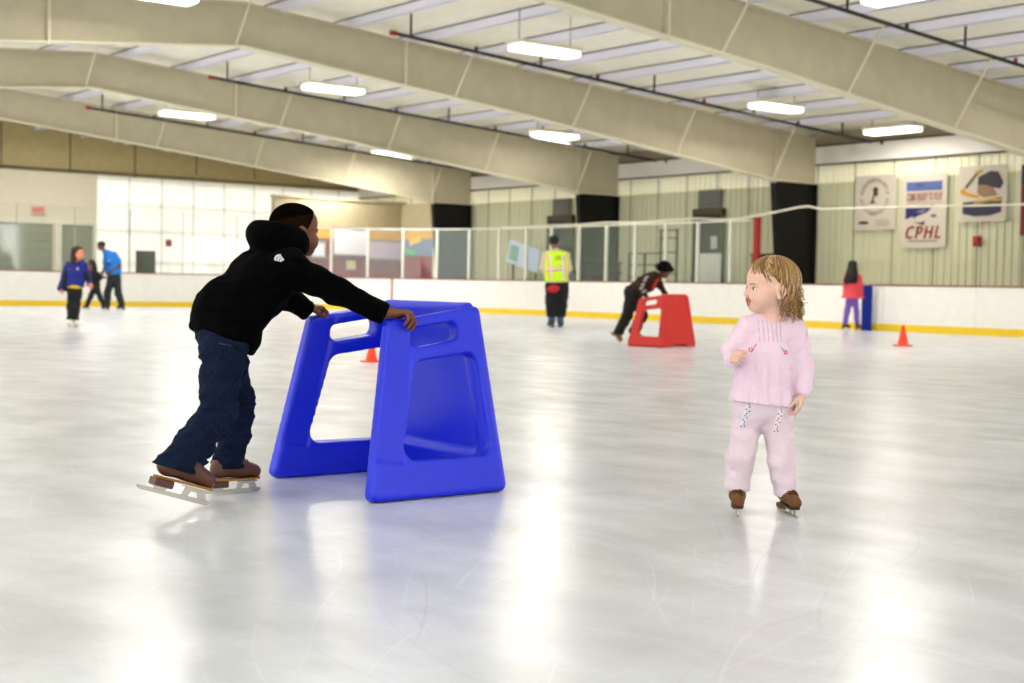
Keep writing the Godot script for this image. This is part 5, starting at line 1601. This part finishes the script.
# ---------------------------------------------------------------- skaters far off
func far_person(label: String, at: Vector3, j: Dictionary, o: Dictionary) -> Node3D:
	# joints in metres on the view's axes (x right, y up, z to the camera)
	var t := thing("person", label, "person", at, YAW)
	var w: float = o.get("w", 1.0)
	var sk := mat(o.skin, 0.55)
	var body := MB.new()
	var lo := Vector3(1e9, 1e9, 1e9); var hi := -lo
	for k in j:
		lo = lo.min(j[k]); hi = hi.max(j[k])
	lo -= Vector3(0.22, 0.05, 0.26); hi += Vector3(0.22, 0.1, 0.26)
	var hs: float = o.get("head", 1.1)
	var F := Field.new(lo, hi, 0.022)
	F.cap(j.pel, j.chest, 0.09 * w, 0.1 * w, 0.0, 0, Vector3.RIGHT, 1.2)
	F.cap(j.chest, j.neck, 0.09 * w, 0.055 * w, 0.05)
	for s in ["l", "r"]:
		F.cap(j["sh" + s], j["el" + s], 0.042 * w, 0.035 * w, 0.03)
		F.cap(j["el" + s], j["ha" + s], 0.036 * w, 0.026 * w, 0.01)
		F.cap(j["hi" + s], j["kn" + s], 0.07 * w, 0.05 * w, 0.03)
		F.cap(j["kn" + s], j["an" + s], 0.05 * w, 0.038 * w, 0.01)
	body.add(F.mesh())
	var hd := face_xf(j.chin, o.face, hs)
	body.add(head_field(0.0085, 0.0).mesh(), hd)
	for s in ["l", "r"]:
		var dir: Vector3 = (j["ha" + s] - j["el" + s]).normalized()
		body.add(hand_mb(0.95 * o.get("hand", 1.0), 1.0 if s == "r" else -1.0, [0.5, 0.6, 0.4], 0.6, 0.0065), hand_xf(j["ha" + s], dir, o.get("palm", Vector3(0, -0.2, -1))))
	part("body", body.done(), sk, t)
	# trousers
	F = Field.new(lo, hi, 0.016)
	F.ell(j.pel + Vector3(0, 0.02, 0), Vector3(o.get("hip", 0.17), 0.13, 0.13) * w)
	for s in ["l", "r"]:
		F.cap(j["hi" + s], j["kn" + s], o.get("thigh", 0.09) * w, o.get("knee", 0.07) * w, 0.05)
		F.cap(j["kn" + s], j["an" + s].lerp(j["kn" + s], o.get("crop", 0.05)), o.get("knee", 0.07) * w, o.get("cuff", 0.065) * w, 0.02)
	F.plane(j.pel + Vector3(0, 0.12, 0), Vector3.UP, 0.01)
	F.noise(fnl(8.0, 17, 2), 0.02, Vector3.ONE, 0.05)
	if o.has("cut"):
		F.plane(Vector3(0, o.cut, 0), Vector3.DOWN, 0.01)
	part("trousers", F.mesh().done(), o.pants, t)
	# top
	F = Field.new(lo, hi, 0.016)
	var bw: float = o.get("belly", 0.13) * w
	F.cap(j.hem, j.chest, bw, o.get("breast", 0.13) * w, 0.0, 0, Vector3.RIGHT, 1.3)
	F.cap(j.chest, j.neck - Vector3(0, 0.02, 0), o.get("breast", 0.13) * w, 0.065 * w, 0.05, 0, Vector3.RIGHT, 1.25)
	for s in ["l", "r"]:
		F.cap(j.neck.lerp(j["sh" + s], 0.5) - Vector3(0, 0.03, 0), j["sh" + s], 0.075 * w, 0.07 * w, 0.05)
		var sl: float = o.get("sleeve", 1.0)
		if sl > 0.5:
			F.cap(j["sh" + s], j["el" + s], 0.07 * w, 0.06 * w, 0.03)
			F.cap(j["el" + s], j["el" + s].lerp(j["ha" + s], 0.92), 0.06 * w, 0.048 * w, 0.02)
		else:
			F.cap(j["sh" + s], j["sh" + s].lerp(j["el" + s], 0.7), 0.075 * w, 0.07 * w, 0.03)
	F.noise(fnl(8.0, 18, 2), 0.02, Vector3.ONE, 0.05)
	F.plane(j.hem, (j.hem - j.chest).normalized() + Vector3(0, -0.5, 0), 0.015)
	if o.has("flare"):
		F.cap(j.hem + Vector3(0, 0.02, 0), j.chest, o.flare, 0.1 * w, 0.05, 0, Vector3.RIGHT, 1.2)
		F.plane(j.hem + Vector3(0, 0.0, 0), Vector3.DOWN, 0.015)
	part("top", F.mesh().done(), o.top, t)
	# hair
	F = Field.new(Vector3(-0.2, -0.34, -0.26), Vector3(0.2, 0.32, 0.14), 0.01)
	F.ell(Vector3(0, 0.122, -0.014), Vector3(0.082, 0.087, 0.1))
	F.ell(Vector3(0, 0.13, 0.02), Vector3(0.07, 0.062, 0.06), 0.03)
	F.plane(Vector3(0, 0.15, 0.06), Vector3(0, -0.5, 0.87), 0.01)
	F.plane(Vector3(0, o.get("nape", 0.07), -0.0), Vector3(0, -0.8, 0.6), 0.01)
	for q in o.get("hair_caps", []):
		F.cap(q[0], q[1], q[2], q[3], 0.03)
	F.noise(fnl(25.0, 19, 2), 0.014, Vector3(1, 0.5, 1))
	part("hair", F.mesh().done(), mat(o.hair, 0.7), t).transform = hd
	var bm: StandardMaterial3D = mat(o.boot, 0.5)
	for s in ["l", "r"]:
		var td: Vector3 = o["toe" + s]
		var z := td.normalized()
		var x := Vector3.UP.cross(z).normalized()
		skate(t, Transform3D(Basis(x, z.cross(x), z), j["an" + s] - z.cross(x) * 0.085 * o.get("foot", 1.0)), o.get("foot", 1.0), bm, mat(o.get("sole", o.boot), 0.5), bm, 0.011, false)
	return t

func far_people() -> void:
	var V := func(x: float, y: float, z: float) -> Vector3: return Vector3(x, y, z)
	# man in the vest, from behind
	var j := {"chin": Vector3(-0.06, 1.735, -0.05), "neck": Vector3(-0.035, 1.66, -0.02), "chest": Vector3(-0.01, 1.4, 0), "pel": Vector3(0.02, 0.93, 0), "hem": Vector3(0.02, 0.97, 0), "shl": Vector3(-0.22, 1.55, 0), "shr": Vector3(0.2, 1.55, 0), "ell": Vector3(-0.3, 1.27, -0.03), "elr": Vector3(0.27, 1.27, -0.03), "hal": Vector3(-0.16, 1.14, -0.24), "har": Vector3(0.16, 1.14, -0.24), "hil": Vector3(-0.085, 0.86, 0), "hir": Vector3(0.125, 0.86, 0), "knl": Vector3(-0.085, 0.5, 0), "knr": Vector3(0.12, 0.5, 0), "anl": Vector3(-0.07, 0.14, 0), "anr": Vector3(0.11, 0.14, 0)}
	var t := far_person("man seen from behind in a yellow-green safety vest and baggy black trousers", Vector3(19.17, 0, -23.41), j, {"skin": Color(0.55, 0.36, 0.26), "top": mat(Color(0.82, 0.74, 0.62), 0.9), "pants": mat(Color(0.035, 0.035, 0.035), 0.9), "hair": Color(0.03, 0.025, 0.02), "boot": Color(0.13, 0.13, 0.12), "toel": Vector3(-0.35, 0, -0.9), "toer": Vector3(0.3, 0, -0.95), "face": Vector3(-0.1, 0, -1), "w": 1.3, "belly": 0.155, "breast": 0.155, "thigh": 0.12, "knee": 0.105, "cuff": 0.085, "cut": 0.22, "head": 1.27, "hip": 0.19, "foot": 1.15, "nape": 0.03})
	var F := Field.new(Vector3(-0.36, 0.9, -0.28), Vector3(0.38, 1.74, 0.29), 0.014)
	F.cap(Vector3(0.02, 1.05, 0), Vector3(-0.01, 1.4, 0), 0.212, 0.212, 0.0, 0, Vector3.RIGHT, 1.32)
	F.cap(Vector3(-0.01, 1.4, 0), Vector3(-0.035, 1.6, -0.02), 0.212, 0.105, 0.05, 0, Vector3.RIGHT, 1.4)
	F.cap(Vector3(-0.035, 1.56, 0), Vector3(-0.19, 1.55, 0), 0.105, 0.104, 0.03); F.cap(Vector3(-0.035, 1.56, 0), Vector3(0.17, 1.55, 0), 0.105, 0.104, 0.03)
	F.plane(Vector3(0.02, 0.99, 0), Vector3(0, -1, 0), 0.01); F.plane(Vector3(-0.255, 1.4, 0), Vector3(-1, 0, 0), 0.02); F.plane(Vector3(0.24, 1.4, 0), Vector3(1, 0, 0), 0.02)
	F.ell(Vector3(-0.04, 1.7, -0.02), Vector3(0.1, 0.12, 0.11), 0.01, 1)
	var vest := part("vest", F.mesh().done(), mat(Color(0.8, 0.95, 0.05), 0.7), t, "yellow-green safety vest")
	var tape := mat(Color(0.86, 0.84, 0.86), 0.4); var edge := mat(Color(1.0, 0.45, 0.25), 0.6)
	var lines := [[Vector3(-0.23, 1.245, 0.3), Vector3(0.21, 1.275, 0.3)], [Vector3(-0.115, 1.05, 0.3), Vector3(-0.15, 1.56, 0.3)], [Vector3(0.165, 1.05, 0.3), Vector3(0.13, 1.56, 0.3)]]
	for q in lines:
		for w in [[0.045, 0.004, edge], [0.026, 0.009, tape]]:
			var pts := []
			for k in 13:
				pts.append(F.hit(q[0].lerp(q[1], k / 12.0), Vector3(0, 0, -1), 0.5) + Vector3(0, 0, w[1]))
			var ax: Vector3 = Vector3.UP if absf(q[1].y - q[0].y) < 0.1 else Vector3.RIGHT
			part("tape" if w[2] == tape else "tape_edge", MB.new().tube(pts, 0.006, 6, true, ax, w[0] / 0.006).done(), w[2], vest)
	var m := MB.new()
	for q in [[1.52, 0.05], [1.47, 0.08]]:
		for k in 4:
			m.box(F.hit(Vector3(0.02 - q[1] / 2 + q[1] * k / 2.0, q[0], 0.3), Vector3(0, 0, -1), 0.5), Vector3(0.035, 0.03, 0.01))
	part("back_print", m.done(), mat(Color(0.2, 0.24, 0.05), 0.7), vest).set_meta("kind", "stuff")
	part("red_cloth", MB.new().ell(Vector3(-0.06, 0.83, 0.19), Vector3(0.14, 0.08, 0.035), 12, 8, Basis(Vector3.BACK, 0.12)).done(), mat(Color(0.72, 0.06, 0.07), 0.7), t, "red cloth hanging at the waist")
	for s in [Vector3(-0.075, 0.22, 0), Vector3(0.11, 0.22, 0)]:
		part("jeans_cuff", MB.new().tube([s + Vector3(0, -0.1, 0), s + Vector3(0, 0.05, 0)], 0.08, 12).done(), mat(Color(0.2, 0.33, 0.45), 0.8), t)
	# woman or girl in blue and black jacket
	j = {"chin": Vector3(0.1, 1.19, 0.04), "neck": Vector3(0.07, 1.16, 0), "chest": Vector3(0.05, 0.98, 0), "pel": Vector3(0.02, 0.66, 0), "hem": Vector3(0.02, 0.71, 0), "shl": Vector3(-0.08, 1.09, 0), "shr": Vector3(0.18, 1.08, 0.02), "ell": Vector3(-0.17, 0.9, 0), "elr": Vector3(0.25, 0.94, 0.02), "hal": Vector3(-0.18, 0.7, 0.05), "har": Vector3(0.29, 0.79, 0.04), "hil": Vector3(-0.035, 0.62, 0), "hir": Vector3(0.08, 0.62, 0), "knl": Vector3(-0.055, 0.38, 0), "knr": Vector3(0.06, 0.38, 0), "anl": Vector3(-0.07, 0.125, 0), "anr": Vector3(0.045, 0.12, 0.02)}
	t = far_person("girl with brown hair in a blue and black jacket and grey leggings on white skates", Vector3(8.82, 0, -24.21), j, {"skin": Color(0.85, 0.55, 0.45), "top": mat(Color(0.015, 0.1, 0.5), 0.7), "pants": mat(Color(0.06, 0.065, 0.07), 0.9), "hair": Color(0.2, 0.09, 0.045), "boot": Color(0.88, 0.87, 0.83), "toel": Vector3(0.15, -0.1, 1), "toer": Vector3(0.55, -0.05, 0.8), "face": Vector3(0.75, 0.0, 0.65), "w": 0.9, "belly": 0.15, "breast": 0.15, "thigh": 0.085, "knee": 0.065, "cuff": 0.055, "head": 1.05, "hip": 0.15, "nape": 0.0, "hand": 0.8, "foot": 0.8, "hair_caps": [[Vector3(0, 0.13, -0.05), Vector3(0, -0.07, -0.09), 0.1, 0.075], [Vector3(0.06, 0.1, -0.04), Vector3(0.075, -0.06, -0.05), 0.045, 0.045], [Vector3(-0.06, 0.1, -0.04), Vector3(-0.075, -0.06, -0.05), 0.045, 0.045]]})
	F = Field.new(Vector3(-0.3, 0.6, -0.16), Vector3(0.32, 1.15, 0.2), 0.014)
	F.cap(Vector3(-0.09, 1.0, 0.01), Vector3(-0.14, 0.7, 0.02), 0.06, 0.075, 0.0, 0, Vector3.BACK, 1.5)
	F.cap(Vector3(0.2, 1.0, 0.03), Vector3(0.27, 0.86, 0.04), 0.055, 0.06, 0.0)
	part("black_side", F.mesh().done(), mat(Color(0.02, 0.02, 0.03), 0.8), t, "black side panels of the jacket")
	F = Field.new(Vector3(-0.36, 0.55, -0.2), Vector3(0.1, 1.1, 0.2), 0.014)
	F.cap(Vector3(-0.12, 1.03, -0.02), Vector3(-0.23, 0.68, -0.01), 0.045, 0.06, 0.0, 0, Vector3.BACK, 1.5)
	part("blue_flap", F.mesh().done(), mat(Color(0.015, 0.1, 0.5), 0.7), t)
	part("shirt_hem", MB.new().ell(Vector3(0.035, 0.715, 0.015), Vector3(0.135, 0.055, 0.135), 16, 8).done(), mat(Color(0.9, 0.74, 0.05), 0.8), t, "yellow shirt hem showing below the jacket")
	part("collar", MB.new().ell(Vector3(0.12, 1.12, 0.06), Vector3(0.045, 0.05, 0.05), 10, 7).done(), mat(Color(0.04, 0.08, 0.5), 0.7), t)
	part("jacket_mark", MB.new().ell(Vector3(0.115, 1.03, 0.15), Vector3(0.02, 0.025, 0.008), 8, 6).done(), mat(Color(0.75, 0.75, 0.85), 0.7), t)
	# child between the girl and the man
	j = {"chin": Vector3(-0.095, 1.09, 0.04), "neck": Vector3(-0.05, 1.06, 0), "chest": Vector3(-0.01, 0.9, 0), "pel": Vector3(0.01, 0.63, 0), "hem": Vector3(0.01, 0.64, 0), "shl": Vector3(-0.12, 0.99, 0), "shr": Vector3(0.07, 0.99, 0), "ell": Vector3(-0.17, 0.86, 0.02), "elr": Vector3(0.14, 0.91, 0), "hal": Vector3(-0.18, 0.75, 0.05), "har": Vector3(0.21, 0.9, 0.02), "hil": Vector3(-0.035, 0.6, 0), "hir": Vector3(0.055, 0.6, 0), "knl": Vector3(-0.12, 0.35, 0.02), "knr": Vector3(0.14, 0.35, 0), "anl": Vector3(-0.22, 0.13, 0), "anr": Vector3(0.25, 0.13, 0)}
	far_person("small child in navy with bushy black hair striding between the girl and the man", Vector3(14.12, 0, -37.12), j, {"skin": Color(0.45, 0.26, 0.18), "top": mat(Color(0.018, 0.02, 0.045), 0.9), "pants": mat(Color(0.02, 0.022, 0.06), 0.9), "hair": Color(0.02, 0.015, 0.012), "boot": Color(0.03, 0.03, 0.03), "toel": Vector3(-0.9, -0.1, 0.4), "toer": Vector3(0.8, 0, 0.5), "face": Vector3(-0.55, 0.0, 0.83), "w": 0.92, "head": 1.05, "thigh": 0.085, "knee": 0.075, "cuff": 0.07, "belly": 0.11, "breast": 0.125, "hip": 0.13, "nape": -0.02, "hand": 0.75, "foot": 0.75, "hair_caps": [[Vector3(0.06, 0.15, -0.03), Vector3(0.1, 0.02, -0.03), 0.07, 0.065], [Vector3(-0.06, 0.15, -0.03), Vector3(-0.1, 0.02, -0.03), 0.07, 0.065], [Vector3(0, 0.19, -0.02), Vector3(0, 0.03, -0.08), 0.09, 0.08]]})
	# man in blue
	j = {"chin": Vector3(-0.345, 1.665, 0.02), "neck": Vector3(-0.25, 1.62, 0), "chest": Vector3(-0.1, 1.36, 0), "pel": Vector3(-0.02, 0.93, 0), "hem": Vector3(-0.03, 0.97, 0), "shl": Vector3(-0.22, 1.5, 0.06), "shr": Vector3(-0.04, 1.52, -0.04), "ell": Vector3(-0.27, 1.2, 0.06), "elr": Vector3(0.16, 1.25, 0.06), "hal": Vector3(-0.35, 0.95, 0.06), "har": Vector3(-0.06, 1.06, 0.2), "hil": Vector3(-0.09, 0.88, 0.02), "hir": Vector3(0.05, 0.88, -0.02), "knl": Vector3(-0.2, 0.46, 0.03), "knr": Vector3(0.09, 0.46, 0), "anl": Vector3(-0.21, 0.13, 0.03), "anr": Vector3(0.2, 0.14, 0)}
	t = far_person("man in bright blue t-shirt and grey-green trousers leaning to hold the child's hand", Vector3(14.73, 0, -37.23), j, {"skin": Color(0.36, 0.2, 0.13), "top": mat(Color(0.0, 0.42, 0.74), 0.8), "pants": mat(Color(0.12, 0.15, 0.16), 0.9), "hair": Color(0.02, 0.016, 0.014), "boot": Color(0.03, 0.03, 0.03), "toel": Vector3(-1, 0, 0.2), "toer": Vector3(-0.9, 0, 0.35), "face": Vector3(-0.92, -0.35, 0.3), "w": 1.15, "sleeve": 0.0, "belly": 0.145, "breast": 0.15, "thigh": 0.1, "knee": 0.085, "cuff": 0.08, "hip": 0.15, "head": 1.12, "nape": 0.05, "foot": 0.95})
	part("shirt_print", MB.new().ell(Vector3(-0.17, 1.36, 0.15), Vector3(0.09, 0.06, 0.02), 10, 6, Basis(Vector3.UP, -0.5)).done(), mat(Color(0.7, 0.85, 0.92), 0.7), t, "pale print on the shirt front")
	part("shirt_print", MB.new().ell(Vector3(-0.15, 1.27, 0.155), Vector3(0.09, 0.025, 0.02), 10, 6, Basis(Vector3.UP, -0.5)).done(), mat(Color(0.03, 0.06, 0.1), 0.7), t, "dark line of print on the shirt front")
	# child with the red aid
	j = {"chin": Vector3(0.42, 1.07, 0.0), "neck": Vector3(0.31, 1.1, 0), "chest": Vector3(0.2, 0.97, 0), "pel": Vector3(-0.02, 0.79, -0.05), "hem": Vector3(0.01, 0.81, -0.04), "shl": Vector3(0.32, 1.04, -0.16), "shr": Vector3(0.22, 1.04, 0.12), "ell": Vector3(0.43, 0.92, -0.2), "elr": Vector3(0.09, 0.92, 0.16), "hal": Vector3(0.5, 0.81, -0.16), "har": Vector3(0.15, 0.79, 0.16), "hil": Vector3(0.03, 0.76, -0.12), "hir": Vector3(-0.03, 0.76, 0.03), "knl": Vector3(0.15, 0.47, -0.1), "knr": Vector3(-0.1, 0.45, 0.02), "anl": Vector3(0.03, 0.2, -0.12), "anr": Vector3(-0.22, 0.2, 0.0)}
	var plaid := noisy(Color(0.4, 0.27, 0.2), 0.8, Vector3(5, 5, 5), 0.06, 90, 0.9)
	t = far_person("stooping child in brown patterned jacket and dark furry hat pushing the red skating aid", Vector3(14.55, 0, -15.87), j, {"skin": Color(0.4, 0.2, 0.13), "top": plaid, "pants": mat(Color(0.055, 0.05, 0.035), 0.9), "hair": Color(0.02, 0.015, 0.012), "boot": Color(0.5, 0.34, 0.17), "toel": Vector3(0.8, -0.1, 0.5), "toer": Vector3(0.6, -0.75, 0.35), "face": Vector3(0.72, -0.45, 0.5), "w": 0.98, "thigh": 0.1, "knee": 0.085, "cuff": 0.085, "belly": 0.12, "breast": 0.125, "hip": 0.13, "head": 1.02, "hand": 0.85, "foot": 0.85})
	var hd := face_xf(j.chin, Vector3(0.72, -0.45, 0.5), 1.02)
	F = Field.new(Vector3(-0.15, 0.03, -0.17), Vector3(0.15, 0.27, 0.15), 0.009)
	F.ell(Vector3(0, 0.15, -0.01), Vector3(0.098, 0.085, 0.11))
	F.cap(Vector3(-0.09, 0.14, 0.05), Vector3(-0.1, 0.1, -0.05), 0.035, 0.03, 0.02); F.cap(Vector3(0.09, 0.14, 0.05), Vector3(0.1, 0.1, -0.05), 0.035, 0.03, 0.02)
	F.cap(Vector3(-0.08, 0.15, 0.06), Vector3(0.08, 0.15, 0.06), 0.035, 0.035, 0.02); F.cap(Vector3(-0.07, 0.11, -0.09), Vector3(0.07, 0.11, -0.09), 0.035, 0.035, 0.02)
	F.ell(Vector3(0, 0.09, 0.06), Vector3(0.065, 0.055, 0.06), 0.01, 1)
	F.noise(fnl(30.0, 20, 2), 0.03)
	part("hat", F.mesh().done(), noisy(Color(0.025, 0.018, 0.02), 0.4, Vector3(10, 10, 10), 0.05, 92, 0.95), t, "dark furry hat").transform = hd
	part("hat_band", MB.new().ell(Vector3(0, 0.115, 0.0), Vector3(0.088, 0.03, 0.098), 14, 6).done(), mat(Color(0.16, 0.03, 0.04), 0.8), t).transform = hd
	for q in [Vector3(0.14, 0.99, 0.19), Vector3(0.115, 0.93, 0.21), Vector3(0.17, 1.04, 0.19), Vector3(0.1, 0.88, 0.215), Vector3(0.14, 0.83, 0.215)]:
		part("sleeve_patch", MB.new().ell(q, Vector3(0.045, 0.022, 0.025), 8, 6, Basis(Vector3.BACK, 0.6)).done(), mat(Color(0.62, 0.6, 0.6), 0.8), t)
	part("collar_scarf", MB.new().ell(Vector3(0.31, 0.95, 0.1), Vector3(0.028, 0.1, 0.03), 8, 6, Basis(Vector3.BACK, -0.5)).done(), mat(Color(0.8, 0.2, 0.12), 0.8), t, "small orange-red patch at the chest")
	# girl in the pink coat, from behind
	j = {"chin": Vector3(0.02, 1.36, -0.04), "neck": Vector3(0.02, 1.33, 0), "chest": Vector3(0.035, 1.12, 0), "pel": Vector3(0.04, 0.8, 0), "hem": Vector3(0.045, 0.74, 0), "shl": Vector3(-0.1, 1.24, 0), "shr": Vector3(0.16, 1.24, 0), "ell": Vector3(-0.13, 1.03, 0.02), "elr": Vector3(0.215, 1.05, 0.0), "hal": Vector3(-0.1, 0.93, -0.14), "har": Vector3(0.26, 0.92, -0.08), "hil": Vector3(-0.03, 0.74, 0), "hir": Vector3(0.09, 0.74, 0), "knl": Vector3(-0.08, 0.44, 0), "knr": Vector3(0.14, 0.44, 0), "anl": Vector3(-0.12, 0.15, 0), "anr": Vector3(0.17, 0.15, 0)}
	t = far_person("girl with long dark hair in a coral pink coat and purple leggings by the boards", Vector3(25.5, 0, -20.5), j, {"skin": Color(0.5, 0.32, 0.24), "top": mat(Color(0.92, 0.3, 0.33), 0.85), "pants": mat(Color(0.47, 0.34, 0.68), 0.9), "hair": Color(0.07, 0.04, 0.03), "boot": Color(0.2, 0.12, 0.07), "toel": Vector3(0.75, 0, 0.4), "toer": Vector3(0.6, 0, -0.6), "face": Vector3(0.1, 0, -1), "w": 0.98, "belly": 0.15, "breast": 0.13, "flare": 0.215, "thigh": 0.075, "knee": 0.065, "cuff": 0.055, "hip": 0.14, "head": 1.06, "nape": 0.0, "foot": 0.85, "hand": 0.85, "hair_caps": [[Vector3(0, 0.14, -0.06), Vector3(0.03, -0.14, -0.14), 0.1, 0.12], [Vector3(0.05, 0.0, -0.1), Vector3(0.13, -0.22, -0.15), 0.08, 0.07], [Vector3(-0.03, 0.0, -0.1), Vector3(-0.04, -0.2, -0.15), 0.08, 0.07]]})
